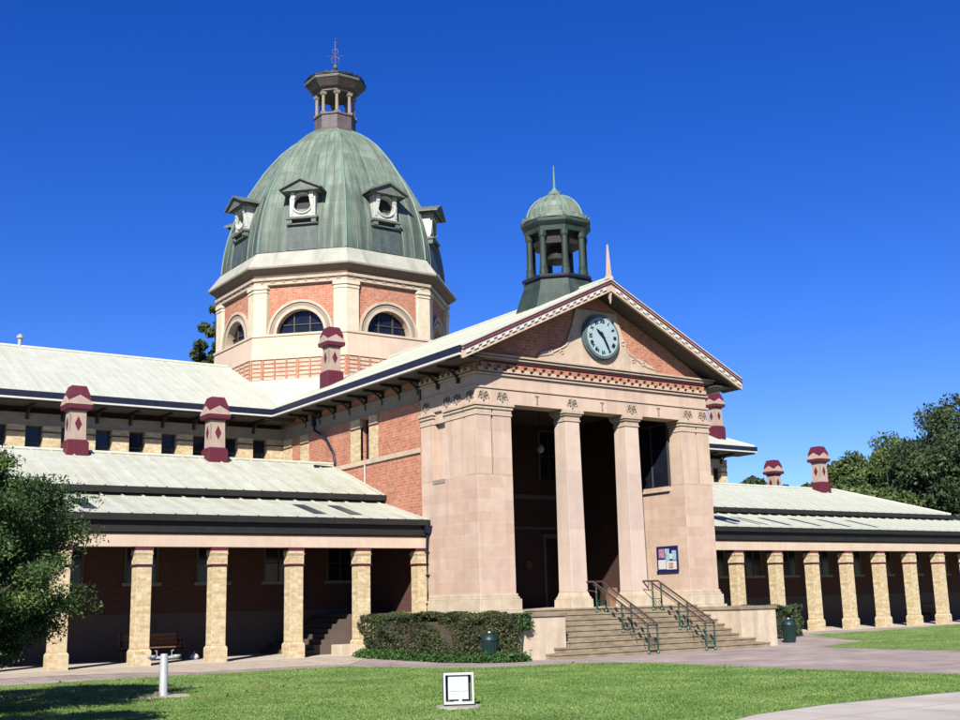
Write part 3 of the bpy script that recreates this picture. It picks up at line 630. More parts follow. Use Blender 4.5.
# dormers with round openings
for k in range(8):
    nn,tt=faces[k]; zc=21.15; rf=5.40; O=(CX+nn[0]*rf,DY+nn[1]*rf)
    b=MB(); NS=20; ro=.47
    # front plate with round hole (w .62 half, z from -.72 to +.55)
    hwid=.66; zb_=-.74; zt_=.56
    def P(u,z,dd=0): return (O[0]+tt[0]*u+nn[0]*dd,O[1]+tt[1]*u+nn[1]*dd,zc+z)
    def edge(th):
        c,s_=cos(th),sin(th); tmax=min(hwid/abs(c) if abs(c)>1e-6 else 9,(zt_ if s_>0 else -zb_)/abs(s_) if abs(s_)>1e-6 else 9); return tmax*c,tmax*s_
    ths=sorted([2*PI*i/24 for i in range(24)]+[math.atan2(zt_,hwid),PI-math.atan2(zt_,hwid),PI+math.atan2(-zb_,hwid),2*PI-math.atan2(-zb_,hwid)])
    for i in range(len(ths)):
        t0,t1=ths[i],ths[(i+1)%len(ths)]
        e0,e1=edge(t0),edge(t1)
        b.poly([P(ro*cos(t0),ro*sin(t0)),P(*e0),P(*e1),P(ro*cos(t1),ro*sin(t1))]); b.poly([P(ro*cos(t0),ro*sin(t0)),P(ro*cos(t1),ro*sin(t1)),P(ro*cos(t1),ro*sin(t1),-.3),P(ro*cos(t0),ro*sin(t0),-.3)])
    b.loc(O,tt,nn,-hwid,-hwid+.02,-1.5,-.002,zc+zb_,zc+zt_); b.loc(O,tt,nn,hwid-.02,hwid,-1.5,-.002,zc+zb_,zc+zt_)
    DO=sub('dormer',b,mat('dormer_white_%d'%k,(.82,.81,.75),.6,(.58,.59,.54),scale=3,extra=streak(.5,(.25,.28,.26))) if k==0 else bpy.data.materials['dormer_white_0'])
    b=MB(); pts=[P(ro*1.0*cos(2*PI*i/24),ro*sin(2*PI*i/24),-.29) for i in range(24)]; b.poly(pts); sub('dark_opening',b,'black',DO)
    b=MB(); b.tube([P((ro+.05)*cos(2*PI*i/24),(ro+.05)*sin(2*PI*i/24),.03) for i in range(25)],.05,6)
    for sg in(-1,1):
        b.loc(O,tt,nn,sg*.47-.10,sg*.47+.10,0.0,.10,zc+.22,zc+.56)
        b.prism([P(sg*.37,.22,.08),P(sg*.57,.22,.08),P(sg*.63,-.55,.03),P(sg*.50,-.55,.03)],(nn[0]*-.1,nn[1]*-.1,0))
    sub('scroll_surround',b,bpy.data.materials['dormer_white_0'],DO)
    b=MB()
    b.prism([P(-1.0,.56,.34),P(1.0,.56,.34),P(1.0,.64,.34),P(0,1.12,.34),P(-1.0,.64,.34)],(nn[0]*-.10,nn[1]*-.10,0))   # gable face
    for sg in(-1,1):
        b.prism([P(sg*1.08,.60,.48),P(0,1.10,.48),P(0,1.21,.48),P(sg*1.08,.70,.48)],(nn[0]*-1.9,nn[1]*-1.9,0))
    b.prism([P(-.92,.56,.30),P(.92,.56,.30),P(.92,.62,.30),P(-.92,.62,.30)],(nn[0]*-1.0,nn[1]*-1.0,0))
    sub('gabled_hood',b,mat('hood_grey',(.20,.23,.20),.6,(.12,.14,.13),scale=3) if k==0 else bpy.data.materials['hood_grey'],DO)
    b=MB(); b.loc(O,tt,nn,-.80,.80,-.6,.20,zc-.84,zc-.73); b.loc(O,tt,nn,-.74,-.5,-.4,.14,zc-1.05,zc-.84); b.loc(O,tt,nn,.5,.74,-.4,.14,zc-1.05,zc-.84); b.loc(O,tt,nn,-.8,.8,-.6,.10,zc-1.10,zc-1.05)
    sub('sill',b,bpy.data.materials['hood_grey'],DO)
# lantern
b=MB(); b.ring([(1.2,26.75),(1.22,26.95),(1.13,27.0),(1.13,27.75),(1.2,27.8),(1.2,27.9)],CX,DY); LN=sub('lantern',b,'lead',label='open octagonal lantern on top of the dome')
for k in range(8):
    a=rad(22.5+45*k); x,y=CX+1.0*cos(a),DY+1.0*sin(a); b=MB(); b.tube([(x,y,27.9),(x,y,29.2)],.10,8,r1=.085); b.taper(x,y,27.9,28.02,.13,.13); b.taper(x,y,29.08,29.25,.11,.15); sub('colonnette',b,'greystone',LN)
b=MB(); b.ring([(.58,27.9),(.55,29.25)],CX,DY); sub('inner_drum',b,'black',LN) if False else None
b=MB(); b.ring([(1.05,29.25),(1.12,29.3),(1.12,29.42),(1.3,29.5),(1.62,29.85),(1.68,29.9),(1.68,29.97)],CX,DY); sub('lantern_cornice',b,'lead',LN)
b=MB(); b.ring([(1.69,29.97),(1.70,30.02),(1.60,30.05)],CX,DY,cap0=False,cap1=False); sub('copper_edge',b,'copperlight',LN)
LANT=True; b=MB(); b.ring([(1.72,30.05),(1.72,30.14),(1.5,30.2),(.9,30.45),(.35,30.62),(.12,30.8)],CX,DY); sub('lantern_roof',b,'black',LN)
b=MB(); crest(b,CX,DY,1.62,30.1,30.26,28); sub('cresting',b,'black',LN)
b=MB(); b.tube([(CX,DY,30.7),(CX,DY,33.0)],.035,6); b.ring([(.02,31.05),(.13,31.15),(.13,31.3),(.02,31.42)],CX,DY,n=10,smooth=True)
for z,r in((31.7,.22),(32.25,.16)):
    b.tube([(CX+cr.x*r*cos(2*PI*i/12),DY+cr.y*r*cos(2*PI*i/12),z+r*sin(2*PI*i/12)) for i in range(13)],.02,5)
b.tube([(CX-.45*cr.x,DY-.45*cr.y,31.95),(CX+.45*cr.x,DY+.45*cr.y,31.95)],.022,5); b.tube([(CX-.15,DY+.2,31.95),(CX+.15,DY-.2,31.95)],.02,5)
b.ring([(.01,32.95),(.08,33.02),(.01,33.12)],CX,DY,n=8)
sub('weather_vane',b,'lead',LN)

for o_ in [LN]+[c for c in bpy.data.objects if c.parent==LN]:
    for v in o_.data.vertices: v.co.z=26.8+(v.co.z-26.8)*.93
# ---- bell cupola behind the pediment
QY=34.75
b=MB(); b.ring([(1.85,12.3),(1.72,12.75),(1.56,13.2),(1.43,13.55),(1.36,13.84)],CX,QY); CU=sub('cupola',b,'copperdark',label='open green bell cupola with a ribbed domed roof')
b=MB(); b.ring([(1.46,13.84),(1.48,13.90),(1.44,13.98),(1.25,14.0)],CX,QY); sub('base_ring',b,'navy',CU)
for k in range(8):
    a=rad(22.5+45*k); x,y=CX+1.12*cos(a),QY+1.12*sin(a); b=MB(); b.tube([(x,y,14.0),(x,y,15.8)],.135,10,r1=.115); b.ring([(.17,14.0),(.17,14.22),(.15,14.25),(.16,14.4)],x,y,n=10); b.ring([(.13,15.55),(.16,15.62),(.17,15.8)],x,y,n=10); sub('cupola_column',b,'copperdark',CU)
b=MB(); b.ring([(1.26,15.8),(1.28,15.98),(1.36,16.05),(1.45,16.14),(1.45,16.26),(1.37,16.34),(1.22,16.36)],CX,QY); sub('cupola_cornice',b,'copperdark',CU)
b=MB(); crest(b,CX,QY,1.37,16.3,16.52,26); sub('cresting',b,'copper',CU)
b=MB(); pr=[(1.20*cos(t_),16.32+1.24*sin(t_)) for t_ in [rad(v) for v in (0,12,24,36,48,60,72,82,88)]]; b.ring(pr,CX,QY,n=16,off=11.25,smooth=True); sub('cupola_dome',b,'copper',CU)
for k in range(8):
    a=rad(22.5+45*k); b=MB(); b.tube([(CX+R_*cos(a),QY+R_*sin(a),z) for R_,z in [(r_+.01,z_) for r_,z_ in pr]],.04,6); sub('dome_rib',b,'copperlight',CU)
b=MB(); b.ring([(.1,17.5),(.26,17.58),(.28,17.68),(.12,17.78),(.05,17.9)],CX,QY,n=12); b.tube([(CX,QY,17.8),(CX,QY,18.85)],.055,6,r1=.02); sub('cupola_spire',b,'copperlight',CU)
b=MB(); b.ring([(.1,15.75),(.28,15.6),(.40,15.25),(.50,14.85),(.55,14.8)],CX,QY,n=14,smooth=True); b.box(CX-1.0,CX+1.0,QY-.06,QY+.06,15.72,15.8); b.ring([(.95,15.35),(1.0,15.8)],CX,QY,n=8); sub('bell',b,'black',CU)

# ---- main wings ------------------------------------------------------------
EY=46.65; EZ=10.16; RIDZ=13.35; RY=DY
XE=21.45
def wing(side):
    f=(lambda x:x) if side<0 else mir
    xo=-2.0 if side<0 else mir(52.1)      # outer end (as mirrored left coordinate)
    if side<0: xo=4.2
    # roof: front plane, back plane, hip
    sl=(RIDZ-EZ)/(RY-EY); hx=xo+(RIDZ-EZ)/sl
    b=MB()
    F=lambda pts:[(f(x),y,z) for x,y,z in pts] if side<0 else [(f(x),y,z) for x,y,z in pts][::-1]
    b.slab(F([(xo,EY,EZ),(XE,EY,EZ),(CX,RY,RIDZ),(hx,RY,RIDZ)]),.05)
    b.slab(F([(xo,2*RY-EY,EZ),(xo,EY,EZ),(hx,RY,RIDZ)]),.05)
    b.slab(F([(hx,RY,RIDZ),(CX,RY,RIDZ),(XE,2*RY-EY,EZ),(xo,2*RY-EY,EZ)]),.05)
    # cricket between the wing roof, the portico roof and the drum
    zc_=EZ+sl*(51.2-EY)
    b.slab(F([(XE+.3,EY+.25,EZ+.18),(25.80,47.75,12.30),(22.35,51.3,12.30)]),.2)
    R=sub('wing_roof',b,'roof')
    b=MB()
    x=xo+.5
    while x<XE+0:
        # rib from eave up to ridge or hip
        y1=RY if x>hx else EY+(x-xo)
        z1=EZ+sl*(y1-EY)
        b.prism([(f(x),EY,EZ),(f(x),y1,z1),(f(x),y1,z1+.03),(f(x),EY,EZ+.03)],(.03,0,0)); x+=.38
    sub('roof_ribs',b,'roof',R)
    b=MB(); b.tube([(f(hx),RY,RIDZ+.02),(f(CX-6),RY,RIDZ+.02)],.09,8); b.tube([(f(xo),EY,EZ+.02),(f(hx),RY,RIDZ+.02)],.07,6); sub('ridge_cap',b,'roof',R)
    # gutter, soffit
    b=MB(); x0,x1=sorted((f(xo-.1),f(XE+.0))); b.box(x0,x1,EY-.12,EY+.02,9.87,10.13)
    xa,xb=sorted((f(xo-.12),f(xo+.02))); b.box(xa,xb,EY+.02,2*RY-EY,9.87,10.13); G=sub('gutter',b,'navy')
    b=MB(); b.box(x0-.01*0,x1,EY-.13,EY+.04,9.80,9.868); b.box(xa-.01,xb,EY+.04,2*RY-EY,9.80,9.868); sub('white_fascia_strip',b,'white',G)
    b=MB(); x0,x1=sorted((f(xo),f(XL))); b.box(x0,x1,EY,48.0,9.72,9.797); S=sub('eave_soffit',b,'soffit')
    x0,x1=sorted((f(XE-.08),f(XL+.1))); b=MB(); b.box(x0,x1,46.72,48.24,9.66,10.08); sub('corner_boxing',b,'soffit',S)
    wx=xo+1.15
    i=0; x=XE-.4
    while x>wx:
        b=MB(); xx=f(x)
        b.tube([(xx,47.8,9.25),(xx,47.6,9.5),(xx,47.35,9.62)],.045,6); b.box(xx-.06,xx+.06,46.75,47.9,9.62,9.719); b.box(xx-.06,xx+.06,47.76,47.84,9.2,9.62); sub('eave_bracket',b,'black',S)
        x-=1.38
    # clerestory wall with windows
    b=MB(); x0,x1=sorted((f(wx),f(XL)))
    xq0,xq1=sorted((f(wx),f(XL+.45))); b.box(xq0,xq1,48.22,48.6,0,10.6); b.box(x0,x1,47.9,48.24,0,7.55)
    xa,xb=sorted((f(wx),f(wx+.5))); b.box(xa,xb,48.6,2*RY-48,0,9.75)
    WL=sub('clerestory_wall',b,'shadebrick')
    b=MB(); b.box(x0,x1,47.84,48.24,9.04,9.40); b.box(x0,x1,47.80,48.24,9.40,9.46); b.box(x0,x1,47.82,48.24,8.98,9.04); sub('frieze_band',b,'greystone',WL)
    c=11.71-1.385*5; centres=[]
    while c<XL-.4: centres.append(c); c+=1.385
    edges=[wx]+[v for c in centres if c>wx+.5 for v in(c-.34,c+.34)]+[XL]
    for i in range(0,len(edges),2):
        a_,b_=edges[i],edges[i+1]
        if b_-a_<.1: continue
        xa,xb=sorted((f(a_+.002),f(b_-.002))); b=MB(); b.box(xa,xb,47.86,48.26,7.55,8.70,0); b.box(xa-.02,xb+.02,47.82,48.26,8.70,8.74,1); b.box(xa,xb,47.86,48.26,8.74,8.98,0)
        sub('wall_pier',b,['yellowbrick','maroon'],WL)
    for c in centres:
        if c<wx+.5: continue
        b=MB(); x_=f(c); b.box(x_-.34,x_+.34,48.14,48.2,7.55,7.62); b.box(x_-.34,x_+.34,48.14,48.2,8.92,8.98); b.box(x_-.34,x_-.29,48.14,48.2,7.62,8.92); b.box(x_+.29,x_+.34,48.14,48.2,7.62,8.92); b.box(x_-.29,x_+.29,48.15,48.19,8.3,8.34); wn=sub('clerestory_window',b,'frame')
        b=MB(); b.box(x_-.29,x_+.29,48.17,48.18,7.62,8.92); sub('pane',b,'glass',wn)
    return R
WR=wing(-1); wing(1)
b=MB(); b.tube([(12.28,DY,13.3),(12.28,DY,13.75)],.09,8); b.ring([(.15,13.75),(.15,13.85),(.05,13.95)],12.28,DY,n=10); sub('vent_pipe',b,'galv',WR)

# ---- lower ranges with arcades -------------------------------------------------
AY=36.0; BW=41.0
def lowrange(side):
    f=(lambda x:x) if side<0 else mir
    xend=-2.6      # hip end of the upper lean-to, left coordinates
    xarc=-14.0
    F=lambda pts:[(f(x),y,z) for x,y,z in pts] if side<0 else [(f(x),y,z) for x,y,z in pts][::-1]
    U0=(38.8,5.76); U1=(43.08,7.37); us=(U1[1]-U0[1])/(U1[0]-U0[0])
    L0=(35.65,4.60); L1=(38.95,5.46); ls=(L1[1]-L0[1])/(L1[0]-L0[0])
    b=MB(); rhx=xend+(U1[0]-U0[0])
    b.slab(F([(xend,U0[0],U0[1]),(XL,U0[0],U0[1]),(XL,*U1),(rhx,*U1)]),.05)
    b.slab(F([(xend,47.4,U0[1]),(xend,U0[0],U0[1]),(rhx,*U1)]),.05)
    b.slab(F([(rhx,*U1),(XL,*U1),(XL,47.88,6.9),(rhx,47.88,6.9)]),.05)
    UR=sub('upper_arcade_roof',b,'roofold' if side<0 else 'roof')
    b=MB(); b.slab(F([(xarc,*L0),(XL,*L0),(XL,*L1),(xarc,*L1)]),.05); LR=sub('lower_arcade_roof',b,'roofold' if side<0 else 'roof')
    b=MB(); x=xend+.4; 
    while x<XL-.05:
        y1=U1[0] if x>rhx else U0[0]+(x-xend); b.prism([(f(x),U0[0]-.03,U0[1]),(f(x),y1,U0[1]+us*(y1-U0[0])),(f(x),y1,U0[1]+us*(y1-U0[0])+.045),(f(x),U0[0]-.03,U0[1]+.045)],(.05,0,0)); x+=.70
    b.tube([(f(rhx),U1[0],U1[1]+.02),(f(XL),U1[0],U1[1]+.02)],.08,6); b.tube([(f(xend),U0[0],U0[1]+.02),(f(rhx),U1[0],U1[1]+.02)],.06,6); sub('roof_ribs',b,'roofold' if side<0 else 'roof',UR)
    b=MB(); x=XL-.35
    while x>xarc: b.prism([(f(x),L0[0]-.03,L0[1]),(f(x),*L1),(f(x),L1[0],L1[1]+.045),(f(x),L0[0]-.03,L0[1]+.045)],(.05,0,0)); x-=.70
    sub('roof_ribs',b,'roofold' if side<0 else 'roof',LR)
    # skylight strips
    sky_x=(18.2,19.6,10.3) if side<0 else (18.9,17.1,15.4,13.6,11.6,9.6,7.4)
    for x in sky_x:
        y0,y1=(36.15,37.9); z0=L0[1]+ls*(y0-L0[0]); z1=L0[1]+ls*(y1-L0[0]); b=MB()
        b.slab(F([(x,y0,z0+.02),(x+.55,y0,z0+.02),(x+.55,y1,z1+.02),(x,y1,z1+.02)]),.014); sub('skylight',b,'skylight',LR)
    # dark gap wall between lower and upper roofs and gutters
    x0,x1=sorted((f(xarc),f(XL))); b=MB(); b.box(x0,x1,38.96,39.1,5.2,5.70); sub('dark_riser',b,'black',UR)
    x0,x1=sorted((f(xend-.1),f(XL))); b=MB(); b.box(x0,x1,38.68,38.82,5.52,5.73); sub('gutter',b,'black',UR)
    x0,x1=sorted((f(xarc),f(XL-.05))); b=MB(); b.box(x0,x1,35.53,35.67,4.37,4.575); sub('gutter',b,'black',LR)
    b=MB(); b.box(x0,x1,35.69,35.76,4.02,4.50); sub('fascia_board',b,'black',LR)
    # beam
    b=MB(); b.box(x0,x1,35.78,36.22,3.58,3.97,0); b.box(x0,x1,35.74,36.22,3.97,4.015,1); BM=sub('arcade_beam',b,['beam','maroon'],bevel=.0)
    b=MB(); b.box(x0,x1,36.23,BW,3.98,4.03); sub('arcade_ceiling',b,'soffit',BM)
    # floor
    b=MB(); b.box(x0,x1 if side<0 else x1,35.45,BW,-.3,.0); sub('arcade_floor',b,'floor',BM)
    # back wall
    b=MB(); x0,x1=sorted((f(xarc),f(XL))); b.box(x0,x1,BW,BW+.4,1.53,5.6,0); b.box(x0,x1,BW-.012,BW+.4,0,1.53,1); BWL=sub('arcade_back_wall',b,['shadebrick','dado'])
    # windows of the back wall
    wins=[21.75-2.62*i for i in range(0,13)]
    for xc in wins:
        x_=f(xc); b=MB(); b.prism([(x_+u,BW-.05,z) for u,z in ((-.62,2.6),(-.52,2.6),(-.52,3.86),(.52,3.86),(.52,2.6),(.62,2.6),(.62,3.97),(-.62,3.97))],(0,.049,0)); wn=sub('arcade_window',b,'shadestone')
        b=MB(); b.box(x_-.515,x_+.515,BW-.03,BW-.001,2.601,3.855); sub('pane',b,'glass',wn)
        b=MB(); b.box(x_-.03,x_+.03,BW-.045,BW-.03,2.6,3.86); b.box(x_-.52,x_+.52,BW-.045,BW-.03,3.25,3.29); sub('glazing_bars',b,'frame',wn)
        b=MB(); b.box(x_-.7,x_+.7,BW-.14,BW,2.48,2.598); sub('sill',b,'greystone',wn)
    xa,xb=sorted((f(XL-.015),f(XL+.1))); b=MB(); b.box(xa,xb,36.3,40.98,1.34,3.97); sub('arcade_end_wall',b,'shadebrick')  # dark skin added over the side wall, its colour stands in for shade
    # pillars
    if side<0: xs=[22.32,19.92,17.37,14.67,12.22,9.76]+[9.76-2.5*i for i in range(1,9)]
    else: xs=[mir(v) for v in (33.7,36.05,38.5,41.0,43.46,45.9,48.33,50.75,53.1,55.5,57.9,60.3,62.7,65.1,67.5)]
    for x in xs:
        x_=f(x); w=.235
        b=MB(); b.box(x_-w,x_+w,AY-w,AY+w,.5,2.98); p=sub('arcade_pillar',b,'yellowbrick',bevel=.01)
        b=MB(); b.box(x_-w-.05,x_+w+.05,AY-w-.05,AY+w+.05,-.02,.44); b.taper(x_,AY,.44,.5,w+.05,w+.005); sub('pillar_base',b,'yellowbrick',p,bevel=.01)
        b=MB(); b.box(x_-w-.04,x_+w+.04,AY-w-.04,AY+w+.04,2.985,3.02,1); b.box(x_-w-.01,x_+w+.01,AY-w-.01,AY+w+.01,3.04,3.3,0); b.taper(x_,AY,3.3,3.38,w+.01,w+.04,0); b.box(x_-w-.035,x_+w+.035,AY-w+.03,AY+w,3.38,3.47,0); b.box(x_-w-.05,x_+w+.05,AY-w+.02,AY+w+.02,3.47,3.579,1); sub('pillar_capital',b,['yellowbrick','maroon'],p)
lowrange(-1); lowrange(1)

# downpipes and rainhead
b=MB(); b.taper(22.42,35.62,4.1,4.36,.10,.16); b.tube([(22.42,35.62,4.1),(22.45,35.70,3.8),(22.46,35.74,3.5),(22.46,35.74,1.2),(22.40,35.6,.9),(22.40,35.6,0)],.05,8)
for z in(1.6,2.6,3.4): b.box(22.40,22.53,35.68,35.8,z,z+.05)
sub('downpipe',b,'navy')
b=MB(); b.tube([(XL-.12,44.6,9.6),(XL-.1,44.6,9.0),(XL-.1,43.6,8.6),(XL-.1,42.9,7.9),(XL-.1,42.75,7.5),(XL-.1,42.75,7.2),(XL-1.2,42.4,7.2)],.05,8); b.box(XL-.2,XL-.02,44.5,44.7,9.2,9.8); sub('downpipe',b,'navy')
b=MB(); b.tube([(XL-.05,40.3,7.1),(XL-.05,40.3,6.2)],.025,6); sub('conduit',b,'white')

# ---- chimneys -------------------------------------------------------------
def chimney(x,y,zb,h=2.72,s=.88,extra=1.0):
    C=MB(); C.taper(x,y,zb-extra,zb+.62,.45*s,.45*s); C.taper(x,y,zb+.62,zb+.72,.45*s,.36*s); base=C
    k=MB(); k.taper(x,y,zb+.70,zb+1.78,.35*s,.33*s); o=sub('chimney',k,'chimney',bevel=.01)
    sub('chimney_base',base,'maroon',o,bevel=.02)
    k=MB(); k.taper(x,y,zb+1.78,zb+1.84,.36*s,.40*s); k.taper(x,y,zb+1.84,zb+2.0,.50*s,.52*s); sub('maroon_band',k,'maroon',o)
    k=MB(); w=.50*s; z0=zb+2.0; z1=zb+2.34
    # gablet on each face
    for (dx,dy) in((0,-1),(0,1),(-1,0),(1,0)):
        tx,ty=-dy,dx; P=lambda u,z,dd:(x+tx*u*s+dx*dd*s,y+ty*u*s+dy*dd*s,z)
        k.prism([P(-.50,z0,.53),P(.50,z0,.53),P(.42,z0+.14,.51),P(0,z1,.49),P(-.42,z0+.14,.51)],(-dx*.2*s,-dy*.2*s,0))
    k.taper(x,y,z0,z0+.14,.49*s,.42*s); sub('gablet_cap',k,'chimney',o)
    k=MB(); k.taper(x,y,z0+.01,z1,.46*s,.44*s); k.taper(x,y,z1,zb+h-.02,.44*s,.30*s); sub('chimney_top',k,'maroon',o)
    for (dx,dy) in((0,-1),(-1,0)):
        tx,ty=-dy,dx; r=.345*s
        k=MB(); zc=zb+1.30; P=lambda u,z,dd:(x+tx*u+dx*dd,y+ty*u+dy*dd,z)
        k.prism([P(-.12,zc,r-.0),P(0,zc-.26,r-.0),P(.12,zc,r),P(0,zc+.26,r)],(dx*.02,dy*.02,0)); sub('maroon_diamond',k,'maroon',o)
    k=MB(); k.box(x-.365*s,x-.335*s,y-.365*s,y-.335*s,zb+1.05,zb+1.65); sub('corner_groove',k,'greystone',o)
    return o
chimney(11.95,42.95,7.05)['label']='chimney near the left edge of the photo'
chimney(17.3,42.95,7.05)['label']='chimney nearer the dome on the left wing'
chimney(23.75,45.55,11.15,extra=1.2)['label']='chimney on the portico roof in front of the drum'
chimney(52.9,42.75,7.02)['label']='near chimney of the right wing'
chimney(55.8,48.6,7.05,extra=3.5)['label']='far chimney of the right wing'
chimney(50.5,48.1,10.75,extra=1.0)['label']='chimney half hidden behind the portico'

# ---- internal stair and landing at the inner end of the left arcade
b=MB(); b.box(20.55,22.52,36.5,40.98,0.0,1.33)
for i in range(7): b.box(20.55-.30*(i+1),20.55-.30*i+.002,37.2,40.98,0.0,1.33-.166*(i+1))
sub('arcade_stair',b,'dado')
b=MB(); b.box(19.0,22.0,35.75,36.45,-.1,.35); b.box(20.3,22.1,35.8,36.42,.35,1.25) ; sub('stair_parapet',b,'plinth',bevel=.02)

# ================================================================== handrails
def handrail(x,lab):
    o=empty('handrail',(x,29.6,GL),lab,'handrail','double handrails on the front steps')
    y0=29.5; z0=GL+.98; y1=32.2; z1=1.35+.90
    for dx in(0,.42):
        b=MB(); b.tube([(x+dx,y0-.02,z0-.06),(x+dx,y0+.02,z0),(x+dx,y1,z1),(x+dx,y1+.9,z1),(x+dx,y1+.95,z1-.05)],.036,8); b.tube([(x+dx,y0+.02,z0-.1),(x+dx,y1,z1-.1)],.012,6); b.build('rail',M['bronze'],o)
    b=MB(); b.tube([(x,y0-.02,z0-.05),(x+.42,y0-.02,z0-.05)],.024,8); b.build('end_bar',M['bronze'],o)
    for (y,zg) in ((29.5,GL),(30.75,GL+.17*4),(32.05,GL+.17*8)):
        zt=z0+(y-y0)/(y1-y0)*(z1-z0)
        for dx in(0,.42):
            b=MB(); b.tube([(x+dx,y,zg),(x+dx,y,zt)],.03,8); b.ring([(.05,zg),(.05,zg+.05),(.03,zg+.1)],x+dx,y,n=8); b.ring([(.03,zt-.35),(.04,zt-.3),(.03,zt-.25)],x+dx,y,n=8); b.build('post',M['iron'],o)
        b=MB()
        for s_ in(-1,1):
            cxx=x+.21
            b.tube([(cxx+s_*(.05+.09*(1-a/10)*1),y,zg+.28+.12*a/9) if False else (cxx+s_*(.10+.08*cos(a*.75)*(1-a*.07)),y,zg+.27+.10*sin(a*.75)*(1-a*.07)) for a in range(10)],.014,5)
        b.tube([(x,y,zg+.12),(x+.42,y,zg+.12)],.014,5); b.tube([(x,y,zg+.42),(x+.42,y,zg+.42)],.014,5); b.build('scroll_panel',M['iron'],o)
    b=MB(); b.tube([(x,32.05,1.9),(x,32.5,1.95),(x,32.95,z1-.04)],.018,6); b.build('brace',M['bronze'],o)
    # ball feet of scroll brackets running down beside the rail
    b=MB()
    for dx in(0,.42):
        pts=[]
        for a in range(12): pts.append((x+dx,29.65+a*.09,GL+.35+.05*a+.1*sin(a*1.1)))
        b.tube(pts,.013,5)
    b.build('scroll_bracket',M['iron'],o)
handrail(27.14,'left double handrail with green scroll posts on the front steps')
handrail(29.82,'right double handrail with green scroll posts on the front steps')

# ================================================================== noticeboard, plaque, lamp, sign

XN=mir(24.03)
nb=empty('noticeboard',(XN,33.7,3.1),'blue noticeboard with posters on the inner face of the right pier','noticeboard')
def nbx(name,y0,y1,z0,z1,d,m,par=None):
    b=MB(); b.box(XN-d,XN-d+.014,min(y0,y1),max(y0,y1),z0,z1); return b.build(name,M[m],par or nb)
b=MB(); b.box(XN-.05,XN-.001,33.13,34.29,2.60,3.60); b.build('backing_board',M['blueboard'],nb)
nbx('lower_rail',33.11,34.31,2.58,2.66,.07,'blueboard')
nbx('poster',33.85,34.15,3.15,3.5,.066,'pink')
nbx('poster',33.58,33.80,3.02,3.50,.066,'sky_poster'); nbx('poster',33.20,33.42,3.05,3.42,.066,'sky_poster'); nbx('poster',33.44,33.56,3.1,3.3,.066,'paper')
nbx('notice_sheet',33.78,34.20,2.72,3.08,.067,'paper'); nbx('notice_sheet',33.20,33.74,2.70,3.02,.068,'paper'); nbx('picture',33.36,33.60,2.76,2.96,.085,'tan_poster')
pl=MB(); P_=[(30.86+.2*cos(2*PI*i/24),40.84,3.16+.2*sin(2*PI*i/24)) for i in range(24)]; pl.prism(P_,(0,.06,0)); o=pl.build('wall_plaque',M['brass'],base=(30.86,40.86,3.16)); tag(o,'small round bronze plaque on the dark porch wall','plaque')
o=empty('porch_lamp',(29.5,38.0,7.79),'round globe lamp hanging in the shade of the porch','lamp')
b=MB(); b.ring([(.02,7.61),(.12,7.66),(.17,7.79),(.12,7.92),(.03,7.97)],29.5,38.0,n=16,smooth=True); b.build('globe',M['globe'],o)
b=MB(); b.tube([(29.5,38.0,7.95),(29.5,38.0,9.3)],.015,6); b.build('rod',M['black'],o)
o=empty('folding_sign',(29.95,34.45,1.35),'small brown folding sign standing in the porch between the columns','sign')
b=MB(); b.prism([(29.72,34.3,1.35),(30.22,34.3,1.35),(30.18,34.42,2.05),(29.76,34.42,2.05)],(0,.02,0)); b.build('front_board',M['tan'],o,bevel=.004)
b=MB(); b.prism([(29.72,34.62,1.35),(30.22,34.62,1.35),(30.18,34.46,2.05),(29.76,34.46,2.05)],(0,.02,0)); b.build('rear_board',M['tan'],o,bevel=.004)

